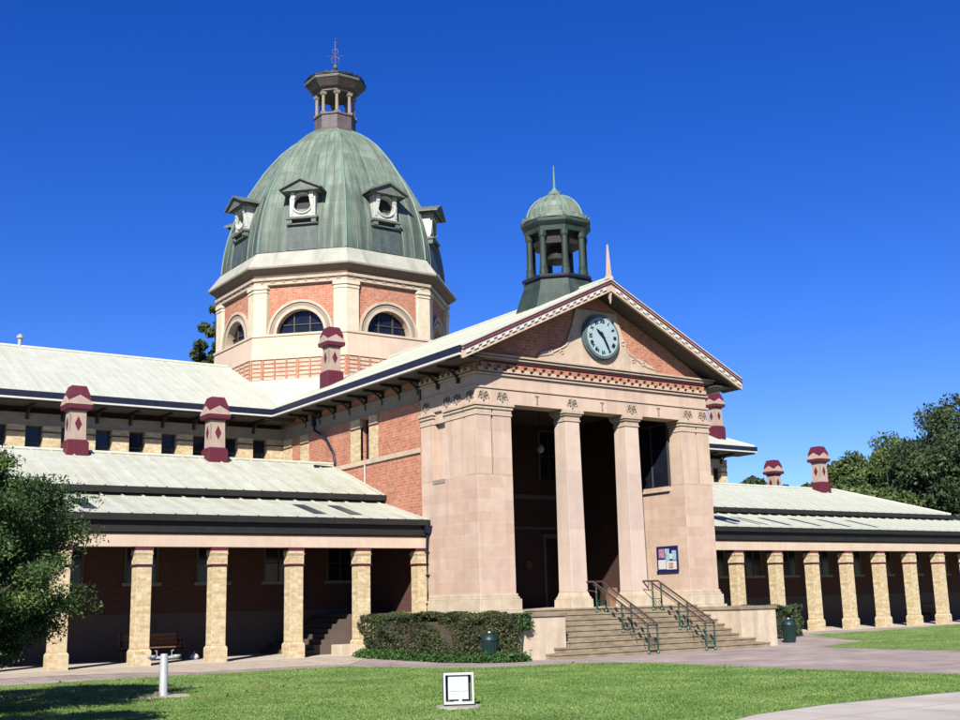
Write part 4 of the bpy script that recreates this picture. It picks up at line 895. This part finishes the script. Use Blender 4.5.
# ================================================================== ground
import bmesh
def sheet(name,poly,m,dz,kind='structure',cuts=(31.5,35.0),thick=0):
    bm=bmesh.new(); vs=[bm.verts.new((x,y,0)) for x,y in poly]; bm.faces.new(vs)
    for c in cuts: bmesh.ops.bisect_plane(bm,geom=bm.verts[:]+bm.edges[:]+bm.faces[:],plane_co=(0,c,0),plane_no=(0,1,0))
    bmesh.ops.triangulate(bm,faces=bm.faces[:])
    for v in bm.verts: v.co.z=ground(v.co.y)+dz
    bm.normal_update()
    for f in bm.faces:
        if f.normal.z<0: f.normal_flip()
    me=bpy.data.meshes.new(name); bm.to_mesh(me); bm.free(); me.materials.append(m)
    o=bpy.data.objects.new(name,me); COL.objects.link(o); o['kind']=kind; return o
def groundmat(name,cols,scale,bump,fine,fs,sp=.2,stretch=(1,1,1)):
    cols=[kk(c) if c[0]>c[1] else tuple(v*.8 for v in c) for c in cols]
    m=bpy.data.materials.new(name); m.use_nodes=True; nt=m.node_tree; N=nt.nodes; L=nt.links; b=N['Principled BSDF']; b.inputs['Roughness'].default_value=.95; b.inputs['Specular IOR Level'].default_value=sp
    tc=N.new('ShaderNodeTexCoord'); mp=N.new('ShaderNodeMapping'); mp.inputs['Scale'].default_value=stretch; L.new(tc.outputs['Object'],mp.inputs['Vector'])
    n=N.new('ShaderNodeTexNoise'); n.inputs['Scale'].default_value=scale; n.inputs['Detail'].default_value=8; n.inputs['Roughness'].default_value=.65; L.new(mp.outputs['Vector'],n.inputs['Vector'])
    r=N.new('ShaderNodeValToRGB'); e=r.color_ramp.elements; e[0].position=.32; e[0].color=(*cols[0],1); e[1].position=.68; e[1].color=(*cols[2],1); k=e.new(.5); k.color=(*cols[1],1); L.new(n.outputs['Fac'],r.inputs['Fac'])
    n2=N.new('ShaderNodeTexNoise'); n2.inputs['Scale'].default_value=fs; n2.inputs['Detail'].default_value=4; L.new(tc.outputs['Object'],n2.inputs['Vector'])
    mr=N.new('ShaderNodeMapRange'); mr.inputs['From Min'].default_value=.3; mr.inputs['From Max'].default_value=.7; mr.inputs['To Min'].default_value=1-fine; mr.inputs['To Max'].default_value=1+fine; L.new(n2.outputs['Fac'],mr.inputs['Value'])
    ml=N.new('ShaderNodeMixRGB'); ml.blend_type='MULTIPLY'; ml.inputs['Fac'].default_value=1; L.new(r.outputs['Color'],ml.inputs['Color1']); L.new(mr.outputs['Result'],ml.inputs['Color2']); L.new(ml.outputs['Color'],b.inputs['Base Color'])
    bp=N.new('ShaderNodeBump'); bp.inputs['Strength'].default_value=bump; bp.inputs['Distance'].default_value=.03; L.new(n2.outputs['Fac'],bp.inputs['Height']); L.new(bp.outputs['Normal'],b.inputs['Normal']); return m
M['lawn']=groundmat('lawn',((.11,.18,.05),(.15,.225,.062),(.20,.275,.09)),.9,.6,.28,26)
M['path']=groundmat('pinkish_gravel_path',((.46,.37,.34),(.54,.44,.40),(.62,.52,.475)),1.4,.25,.12,60)
M['footpath']=groundmat('pale_concrete_path',((.66,.59,.51),(.74,.67,.59),(.80,.74,.66)),1.2,.15,.08,40)
def joints(m,w,h):
    nt=m.node_tree; N=nt.nodes; L=nt.links; b=N['Principled BSDF']; src=b.inputs['Base Color'].links[0].from_socket
    tc=N.new('ShaderNodeTexCoord'); br=N.new('ShaderNodeTexBrick'); L.new(tc.outputs['Object'],br.inputs['Vector']); br.inputs['Scale'].default_value=1; br.inputs['Brick Width'].default_value=w; br.inputs['Row Height'].default_value=h; br.inputs['Mortar Size'].default_value=.012; br.offset=0.
    br.inputs['Color1'].default_value=(1,1,1,1); br.inputs['Color2'].default_value=(.9,.9,.9,1); br.inputs['Mortar'].default_value=(.45,.42,.4,1)
    n=N.new('ShaderNodeTexNoise'); n.inputs['Scale'].default_value=.35; n.inputs['Detail'].default_value=5; L.new(tc.outputs['Object'],n.inputs['Vector']); r=N.new('ShaderNodeMapRange'); r.inputs['From Min'].default_value=.35; r.inputs['From Max'].default_value=.65; r.inputs['To Min'].default_value=.8; r.inputs['To Max'].default_value=1.06; L.new(n.outputs['Fac'],r.inputs['Value'])
    a=N.new('ShaderNodeMixRGB'); a.blend_type='MULTIPLY'; a.inputs['Fac'].default_value=1; L.new(src,a.inputs['Color1']); L.new(br.outputs['Color'],a.inputs['Color2'])
    c=N.new('ShaderNodeMixRGB'); c.blend_type='MULTIPLY'; c.inputs['Fac'].default_value=1; L.new(a.outputs['Color'],c.inputs['Color1']); L.new(r.outputs['Result'],c.inputs['Color2']); L.new(c.outputs['Color'],b.inputs['Base Color'])
joints(M['footpath'],1.5,1.5); joints(M['path'],.9,.45)
M['earth']=groundmat('dry_earth',((.50,.40,.31),(.60,.50,.40),(.68,.58,.47)),2.,.4,.2,30)
M['terrain']=groundmat('terrain_grass',((.06,.10,.03),(.09,.13,.04),(.13,.15,.06)),.08,.3,.2,3)
b=[(-3000,-3000),(3000,-3000),(3000,3000),(-3000,3000)]
sheet('ground',b,M['terrain'],-.012,cuts=(31.5,35.0))
sheet('forecourt_path',[(-30,-12),(80,-12),(80,36.5),(-30,36.5)],M['path'],-.004)
def W2(x,y): p=on_ground(x,y); return (p[0],p[1])
far=[W2(*q) for q in ((0,683),(60,679.5),(133,675.5),(200,671.5),(250,668),(305,665.5),(350,665),(400,667.3),(440,668),(485,667.5),(525,665.8),(560,664),(600,662.7),(662,663),(700,665),(750,667),(800,669),(880,672),(960,674.5))]
NL=[(-28,33.4)]+far+[(26,14.25),(40,13.75),(40,13.32),(19.75,13.30),(16.3,13.46),(14.3,13.2),(13.0,12.7),(12.4,11.7),(12.0,10),(11.7,-8),(-28,-8)]
sheet('lawn',NL,M['lawn'],0.0)
RL=[W2(808,633.2),W2(835,637),W2(866,640.8),W2(840,644),W2(821,647),W2(880,649),W2(960,650.5),(29.6,14.6),(75,14.6),(75,35.1),W2(960,624),W2(880,629.5)]
sheet('side_lawn',RL,M['lawn'],0.0)
FP=[(13.0,12.65),(14.3,13.14),(16.3,13.40),(19.75,13.24),(40,13.26),(60,13.3),(60,9.6),(12.1,9.6),(12.4,11.7)]
sheet('footpath',FP,M['footpath'],.004,cuts=())
# earth strip between lawn and arcade paving
ES=[(-28,34.3),W2(0,677),W2(60,673.8)]+[W2(x,y) for x,y in ((133,670.5),(200,668.5),(250,665.5),(305,662.8),(350,661))]+[(20.2,35.45),(-28,35.45)]
sheet('earth_strip',ES,M['earth'],0.004)
def inpoly(P,x,y):
    P=np.array(P); n=len(P); r=np.zeros(len(x),bool); j=n-1
    for i in range(n):
        xi,yi=P[i]; xj,yj=P[j]
        c=((yi>y)!=(yj>y))&(x<(xj-xi)*(y-yi)/(yj-yi+1e-12)+xi); r^=c; j=i
    return r
def leafmesh(name,pos,size,m,parent=None,base=(0,0,0),up=0.,aspect=1.6,tone=None,kind=None,droop=0.):
    "many small leaf-sized quads at the given points"
    n=len(pos); d=RNG.normal(size=(n,3)); d[:,2]=d[:,2]*(1-up)+up*2-droop; d/=np.linalg.norm(d,axis=1,keepdims=True)
    e=RNG.normal(size=(n,3)); e-= (e*d).sum(1,keepdims=True)*d; e/=np.linalg.norm(e,axis=1,keepdims=True)
    s=(size*(.6+.8*RNG.random(n)))[:,None]
    p=np.asarray(pos)-np.array(base)
    V=np.stack([p-d*s*aspect*.5, p+e*s*.35, p+d*s*aspect*.5, p-e*s*.35],1).reshape(-1,3)
    me=bpy.data.meshes.new(name); me.vertices.add(n*4); me.vertices.foreach_set('co',V.ravel().astype(np.float32))
    me.loops.add(n*4); me.loops.foreach_set('vertex_index',np.arange(n*4,dtype=np.int32)); me.polygons.add(n); me.polygons.foreach_set('loop_start',np.arange(0,n*4,4,dtype=np.int32)); me.polygons.foreach_set('loop_total',np.full(n,4,dtype=np.int32))
    me.update(calc_edges=True)
    t=RNG.random(n)*.45 if tone is None else tone+RNG.random(n)*.25
    a=me.attributes.new('tone','FLOAT','FACE'); a.data.foreach_set('value',t.astype(np.float32))
    me.materials.append(m); o=bpy.data.objects.new(name,me); COL.objects.link(o)
    if parent is not None: o.parent=parent
    else: o.location=base
    if kind:o['kind']=kind
    return o
# grass blades over the part of the lawns near the camera
def blades(poly,xr,yr,dens):
    n=int((xr[1]-xr[0])*(yr[1]-yr[0])*dens); x=RNG.uniform(*xr,n); y=RNG.uniform(*yr,n); k=inpoly(poly,x,y); az=np.degrees(np.arctan2(x,y)); k&=(az>4)&(az<75); return x[k],y[k]
gx_,gy_=[],[]
for xr,yr,dn in (((0,26),(8,17),700),((0,26),(17,25),520),((0,26),(25,34.5),330)):
    x,y=blades(NL,xr,yr,dn); gx_.append(x); gy_.append(y)
x,y=blades(NL,(26,42),(12.8,16),330); gx_.append(x); gy_.append(y)
x,y=blades(RL,(28,56),(14,36),120); gx_.append(x); gy_.append(y)
x=np.concatenate(gx_); y=np.concatenate(gy_); z=np.array([ground(v) for v in y])+.012
lowf=np.sin(x*1.3+np.sin(y*.9)*1.5)*np.sin(y*1.1+x*.35)*.10+.13+.09*np.sin(x*.41+y*1.7)+.07*np.sin(x*3.1+np.sin(y*2.3)*2)*np.sin(y*2.7)
holes=(np.sin(x*.83+1.2)*np.sin(y*1.21+.4)+.35*np.sin(x*4.1)*np.sin(y*3.7))>1.02
kp=~(holes&(RNG.random(len(x))<.75)); x,y,z,lowf=x[kp],y[kp],z[kp],lowf[kp]
tag(leafmesh('grass',np.stack([x,y,z-.004],1),.027,M['leaf_grass'],up=.75,aspect=1.5,tone=np.clip(lowf+RNG.random(len(x))*.15,0,.6),kind='stuff'),'short mown green grass on the lawns')

lx=np.concatenate([RNG.normal(7.5,2.5,160),RNG.uniform(5,26,90)]); ly=np.concatenate([RNG.normal(27,2.5,160),RNG.uniform(16,33,90)]); s_=inpoly(NL,lx,ly); lx,ly=lx[s_],ly[s_]
M['leaf_dry']=leafmat('dry_leaves',(.12,.09,.045),(.17,.13,.06),(.24,.19,.10))
tag(leafmesh('fallen_leaves',np.column_stack([lx,ly,[ground(v)+.035 for v in ly]]),.07,M['leaf_dry'],up=.6,kind='stuff'),'dry brown leaves scattered on the lawn')
# ================================================================== hedges and plants
def hedge(name,poly,h,n,label,m='leaf_hedge',size=.06,cat='hedge'):
    cx=sum(p[0] for p in poly)/len(poly); cy=sum(p[1] for p in poly)/len(poly); z0=ground(cy)
    o=empty(name,(cx,cy,z0),label,cat)
    P=[];per=[math.dist(poly[i],poly[(i+1)%len(poly)]) for i in range(len(poly))]; area=abs(sum(poly[i][0]*poly[(i+1)%len(poly)][1]-poly[(i+1)%len(poly)][0]*poly[i][1] for i in range(len(poly))))/2
    tot=sum(per)*h+area; P=[]
    for i,L_ in enumerate(per):
        k=int(n*L_*h/tot); a=np.array(poly[i]); b_=np.array(poly[(i+1)%len(poly)]); t=RNG.random(k)[:,None]; q=a+(b_-a)*t; zz=RNG.random(k)*h; inn=np.array([cx,cy])-q; inn/=np.linalg.norm(inn,axis=1,keepdims=True)
        lump=.05+.15*np.sin(q[:,0]*3.3+zz*2.6)+.11*np.sin(q[:,1]*5.3-zz*4)+.05*np.sin(q[:,0]*11+q[:,1]*9+zz*7)
        q=q+inn*(np.abs(RNG.normal(0,.07,k))+lump+ .12*np.clip((zz-h*.8)/(h*.2),0,1))[:,None]; P.append(np.column_stack([q,zz+z0]))
    k=int(n*area/tot)*2; xs=RNG.uniform(min(p[0] for p in poly),max(p[0] for p in poly),k*2); ys=RNG.uniform(min(p[1] for p in poly),max(p[1] for p in poly),k*2); s_=inpoly(poly,xs,ys); xs=xs[s_];ys=ys[s_]
    zz=h-.06+.09*np.sin(xs*4.1)*np.sin(ys*3.7)+.05*np.sin(xs*9+ys*7)-np.abs(RNG.normal(0,.06,len(xs))); P.append(np.column_stack([xs,ys,zz+z0]))
    P=np.concatenate(P); tn=.16+.14*np.sin(P[:,0]*2.3+P[:,2]*2)*np.sin(P[:,1]*2.9)
    leafmesh('foliage',P,size,M[m],parent=o,base=(cx,cy,z0),tone=tn,up=.2)
    b=MB(); sc=.80; pp=[(cx+(p[0]-cx)*sc,cy+(p[1]-cy)*sc,z0) for p in poly]; b.prism(pp,(0,0,h*.82)); b.build('branches',M['bark'],o)
    return o
hl=[(19.15,34.75),(19.7,33.6),(20.5,32.0),(21.2,30.5),(22.15,29.95),(22.2,32.2),(22.35,35.3),(20.2,35.3)]
hedge('hedge',hl,1.42,26000,'dense clipped dark green hedge left of the front steps')
hr=[(36.2,32.9),(37.9,32.7),(40.0,33.8),(39.8,35.2),(36.0,35.2)]
hedge('hedge',hr,1.25,11000,'small dark hedge right of the front steps behind the litter bin',m='leaf_dk')
# bright ground plants along the foot of the left hedge
gp=[]
fr=[(19.0,34.5),(19.55,33.4),(20.3,31.85),(21.0,30.3),(21.55,29.8),(22.2,29.72)]
for i in range(len(fr)-1):
    k=1800; t=RNG.random(k)[:,None]; q=np.array(fr[i])+(np.array(fr[i+1])-np.array(fr[i]))*t; q=q+RNG.normal(0,.10,(k,2)); gp.append(np.column_stack([q,[ground(v)+.02 for v in q[:,1]]+np.abs(RNG.normal(0,.10,k))]))
tag(leafmesh('ground_cover',np.concatenate(gp),.07,M['leaf_ground'],up=.3,kind='stuff'),'low bright green plants along the foot of the hedge')
q=np.column_stack([RNG.normal(22.35,.12,900),RNG.normal(29.9,.08,900),np.abs(RNG.normal(0,.32,900))+.75]); 
o=empty('shrub',(22.3,29.9,GL),'light green leafy shrub tip against the left cheek wall','shrub'); q[:,2]=np.clip(q[:,2],.4,1.25); leafmesh('foliage',q,.06,M['leaf_ground'],parent=o,base=(22.3,29.9,GL)); b=MB(); b.tube([(22.15,29.92,GL),(22.3,29.9,1.0)],.02,5); b.build('stem',M['bark'],o)

# ================================================================== trees
def tree(name,label,x,y,h,r,z0,nclump,nleaf,leaf,m,shape='round',trunkr=.25,tone0=.0,group=None,lean=0,seedv=0):
    rg=np.random.default_rng(seedv+11); o=empty(name,(x,y,ground(y)),label,'tree',group); g=ground(y)
    C=[]
    for i in range(nclump):
        th=rg.uniform(0,2*PI); v=rg.random()
        if shape=='oval':
            zc_=(z0+h)/2; hz=(h-z0)/2; zz=zc_+hz*rg.uniform(-1,1); rr=r*math.sqrt(max(0,1-((zz-zc_)/hz)**2))*(.35+.68*math.sqrt(rg.random()))*(.88+.14*sin(zz*3.6+th*2)); C.append((x+rr*cos(th),y+rr*sin(th),g+zz-.1*rr,.28+.25*rg.random())); continue
        if shape=='cone':
            zz=z0+(h-z0)*v**1.15; rr=r*(1-((zz-z0)/(h-z0)))**.6*rg.uniform(.45,1.05)*(.85+.15*sin(zz*4.+th*2))+.1
            C.append((x+rr*cos(th),y+rr*sin(th),g+zz-.12*rr,.30+.28*rg.random()))
        else:
            ph=math.acos(rg.uniform(-.75,1)); k=rg.uniform(.55,1.03); bump=1+.18*sin(3*th+seedv)+.12*sin(5*th+2*ph)
            C.append((x+r*k*bump*sin(ph)*cos(th),y+r*k*bump*sin(ph)*sin(th),g+(z0+h)/2+(h-z0)/2*k*cos(ph)*(1+.06*sin(4*th)),r*rg.uniform(.13,.25)))
    C=np.array(C); per=nleaf//nclump; P=[];T=[]
    for c in C:
        d=rg.normal(size=(per,3)); d/=np.linalg.norm(d,axis=1,keepdims=True); k=rg.random(per)**.45
        if shape in('cone','oval'): out=np.array([c[0]-x,c[1]-y,0]); out/=np.linalg.norm(out)+1e-6; q=d*k[:,None]*c[3]*np.array([.7,.7,.45])+out*(rg.random(per)[:,None]-.5)*c[3]*1.9+np.array([0,0,-.15])*rg.random(per)[:,None]
        else: q=d*k[:,None]*c[3]*np.array([1,1,.75])
        P.append(q+c[:3]); T.append(np.full(per,tone0+rg.uniform(0,.28)))
    leafmesh('crown',np.concatenate(P),leaf,M[m],parent=o,base=(x,y,g),tone=np.concatenate(T))
    b=MB(); top=h*.8 if shape!='cone' else h*.93
    b.tube([(x,y,g-.1),(x+.03*h*.1,y,g+h*.2),(x+.05*h*.1,y+.02*h,g+h*.5),(x,y,g+top)],trunkr,8,r1=trunkr*.2)
    for i in range(0,len(C),max(1,len(C)//22)):
        c=C[i]; zb=max(z0*.7,min(c[2]-g-.25*(h if shape!='cone' else 1.2),top*.9)); b.tube([(x,y,g+zb),((x*.5+c[0]*.5),(y*.5+c[1]*.5),(g+zb+c[2])*.5+.05*h*.2),(c[0],c[1],c[2])],trunkr*.28,5,r1=trunkr*.07)
    b.build('trunk',M['bark'],o); return o
tree('conifer','dark green feathery conifer at the left edge in front of the arcade',4.2,24.4,5.15,3.0,.95,460,200000,.046,'leaf_fg','oval',.2,.02,seedv=3)
tree('garden_tree','dense tree outside the left edge of the photo casting shade on the lawn',-1.0,14.3,7.6,2.7,1.6,90,22000,.13,'leaf_fg','round',.2,seedv=5)
def far_pos(px,py,dist):
    d=pixray(px,py); k=dist/math.hypot(d.x,d.y); return d.x*k,d.y*k,1.65+d.z*k
lab=['small rounded tree beyond the right wing, nearest the chimney','bushy green tree behind the small rounded one, beyond the right wing','tall broad green tree beyond the right wing','tallest dark tree at the right edge beyond the right wing','yellow green tree low behind the hipped roof end']
for i,(px,py,ds,rr,m,hh) in enumerate(((846,466,92,4.0,'leaf_bg',0),(878,455,104,5.0,'leaf_bg',0),(908,440,98,5.6,'leaf_bg',0),(968,412,90,7.2,'leaf_dk',0),(872,492,84,4.2,'leaf_bg',0))):
    X_,Y_,Z_=far_pos(px,py,ds); tree('broadleaf_tree',lab[i],X_,Y_,Z_+.2,rr,Z_*.12,190,60000,.21,m,trunkr=.4,tone0=(.0,.06,.02,-.05,.14)[i],group='trees beyond the right wing',seedv=20+i)
X_,Y_,Z_=far_pos(207,312,88); tree('tall_tree','tall dark tree showing beside the drum of the dome',X_+.9,Y_,Z_+.9,2.7,Z_*.4,120,34000,.2,'leaf_dk',trunkr=.4,seedv=31)
for i,(px,py,rr) in enumerate(((752,480,5),(790,484,4.5),(735,484,4.5))):
    X_,Y_,Z_=far_pos(px,py,150); tree('distant_tree',['distant tree top between the portico and the far chimney','distant tree top between the two chimneys','distant tree top beside the portico pier'][i],X_,Y_,Z_,rr,Z_*.3,60,7000,.45,'leaf_dk',trunkr=.4,group='distant trees',seedv=41+i)

# ================================================================== small things on the grounds
px_,py_,pz_=on_ground(163,697)
o=empty('drinking_fountain',(px_,py_,pz_),'grey metal drinking fountain on a concrete pad in the lawn','drinking fountain')
ax=(cos(rad(-12)),sin(rad(-12)))
b=MB(); b.prism([(px_-ax[0]*.52+ax[1]*.3*s1+s2*ax[0]*1.04,py_-ax[1]*.52-ax[0]*.3*s1+s2*ax[1]*1.04,pz_+.0) for s1,s2 in((-1,0),(1,0),(1,1),(-1,1))][::1],(0,0,.035)); b.build('base_slab',M['concpad'],o)
b=MB(); b.ring([(.11,pz_+.03),(.11,pz_+.05),(.085,pz_+.06),(.085,pz_+.86),(.07,pz_+.9)],px_,py_,n=16,smooth=True); b.build('post',M['galv'],o)
b=MB(); b.tube([(px_-ax[0]*.26,py_-ax[1]*.26,pz_+.82),(px_+ax[0]*.26,py_+ax[1]*.26,pz_+.82)],.035,8)
b.build('cross_arm',M['galv'],o)
for s_ in(-1,1):
    x,y=px_+ax[0]*.26*s_,py_+ax[1]*.26*s_; b=MB(); b.ring([(.03,pz_+.78),(.08,pz_+.82),(.10,pz_+.87),(.085,pz_+.875),(.03,pz_+.83)],x,y,n=14,smooth=True); b.build('bowl',M['galv'],o)
    b=MB(); b.tube([(x*.6+px_*.4,y*.6+py_*.4,pz_+.84),(x*.6+px_*.4,y*.6+py_*.4,pz_+.96),(x*.75+px_*.25,y*.75+py_*.25,pz_+.97)],.014,6); b.build('tap',M['galv'],o)
# floodlight box
px_,py_,pz_=on_ground(459,707.5)
o=empty('ground_floodlight',(px_,py_,pz_),'boxy white-framed floodlight on a round concrete pad in the lawn','floodlight')
vd=Vector((px_,py_,0)).normalized(); fx=Vector((vd.y,-vd.x,0)); fx.rotate(Matrix.Rotation(rad(5),3,'Z')); fy=Vector((-fx.y,fx.x,0))  # fx to the right, fy away from the camera
def LB(mb,u0,u1,d0,d1,z0,z1,m=0,tilt=0.):
    P=[]
    for z in(z0,z1):
        for u,d in((u0,d0),(u1,d0),(u1,d1),(u0,d1)):
            q=Vector((px_,py_,pz_))+fx*u+fy*(d+tilt*z); P.append((q.x,q.y,q.z+z))
    mb.add(P,[(0,3,2,1),(4,5,6,7),(0,1,5,4),(1,2,6,5),(2,3,7,6),(3,0,4,7)],m)
b=MB(); b.ring([(.42,pz_-.02),(.41,pz_+.035)],px_+.0,py_,n=20); b.build('concrete_pad',M['concpad'],o)
b=MB(); T_=.10
for (u0,u1,z0,z1) in((-.27,-.235,.06,.60),(.235,.27,.06,.60),(-.235,.235,.56,.60),(-.235,.235,.06,.10)): LB(b,u0,u1,-.06,.0,z0,z1,tilt=T_)
b.build('frame',M['galvlight'],o)
b=MB(); LB(b,-.235,.235,.16,.18,.10,.56,tilt=T_); LB(b,-.27,-.25,.0,.18,.06,.60,tilt=T_); LB(b,.25,.27,.0,.18,.06,.60,tilt=T_); LB(b,-.25,.25,.0,.18,.585,.60,tilt=T_); LB(b,-.25,.25,.0,.18,.06,.075,tilt=T_); b.build('housing',M['lead'],o)
b=MB(); LB(b,-.185,.175,-.01,.03,.14,.55,tilt=T_); b.build('lamp_glass',M['lampglass'],o)
b=MB()
for k in range(1,4): LB(b,-.165+.0825*k-.004,-.165+.0825*k+.004,-.016,-.011,.15,.535,tilt=T_)
LB(b,-.165,.165,-.017,-.012,.28,.29,tilt=T_); b.build('glass_bars',M['galv'],o)
b=MB(); LB(b,.0,.05,-.05,.0,.08,.16,tilt=T_); LB(b,-.09,.03,-.045,-.01,.09,.11,tilt=T_); b.build('bracket',M['white'],o)
# litter bins
def bin_(x,y,label):
    g=ground(y); o=empty('litter_bin',(x,y,g),label,'litter bin','litter bins beside the front steps')
    b=MB(); b.ring([(.21,g),(.22,g+.05),(.255,g+.64),(.265,g+.66)],x,y,n=18,smooth=True); b.build('body',M['bin'],o)
    b=MB()
    for k in range(18):
        a=2*PI*k/18; b.tube([(x+.225*cos(a),y+.225*sin(a),g+.06),(x+.262*cos(a),y+.262*sin(a),g+.62)],.012,4)
    b.build('slats',M['bin'],o)
    b=MB(); b.ring([(.275,g+.66),(.275,g+.70),(.21,g+.81),(.12,g+.87),(.03,g+.89)],x,y,n=18,smooth=True); b.build('lid',M['bin'],o)
    b=MB(); b.ring([(.04,g+.88),(.045,g+.91),(.01,g+.93)],x,y,n=10,smooth=True); b.build('knob',M['white'],o)
bx=on_ground(490,662.3); bin_(bx[0],bx[1],'dark green litter bin standing against the left hedge')
bx=on_ground(790,642.5); bin_(bx[0],bx[1],'dark green litter bin right of the right cheek wall')
# benches in the arcades
def bench(x0,x1,y,label,m):
    o=empty('bench',((x0+x1)/2,y+.3,0),label,'bench')
    for i in range(4): b=MB(); b.box(x0,x1,y+.02+i*.11,y+.11+i*.11,.42,.455); b.build('seat_slat',M[m],o)
    for i in range(3): b=MB(); b.box(x0,x1,y+.50+i*.02,y+.53+i*.02,.52+i*.13,.62+i*.13); b.build('back_slat',M[m],o)
    for x in(x0+.06,x1-.12):
        b=MB(); b.box(x,x+.06,y,y+.06,0,.62); b.box(x,x+.06,y+.50,y+.57,0,.92); b.box(x,x+.06,y,y+.55,.36,.42); b.box(x-.01,x+.07,y-.03,y+.5,.62,.66); b.build('end_frame',M['door'],o)
    return o
bench(12.62,14.75,38.75,'brown timber bench in the left arcade behind the second pillar','timber')
q_=pixray(888,621); k_=-1.65/q_.z; bench(q_.x*k_,q_.x*k_+1.5,min(40.2,q_.y*k_),'small reddish bench in the right arcade','timber')
o=empty('bag',(14.95,38.5,0),'crumpled pale bag on the paving beside the timber bench','bag')
b=MB(); b.ring([(.10,0.0),(.16,.05),(.15,.12),(.09,.18),(.04,.21)],14.95,38.5,n=9,smooth=True); b.build('sack',M['paper'],o)
b=MB(); b.tube([(14.92,38.48,.19),(14.95,38.48,.27),(14.98,38.5,.19)],.012,5); b.build('handle',M['paper'],o)
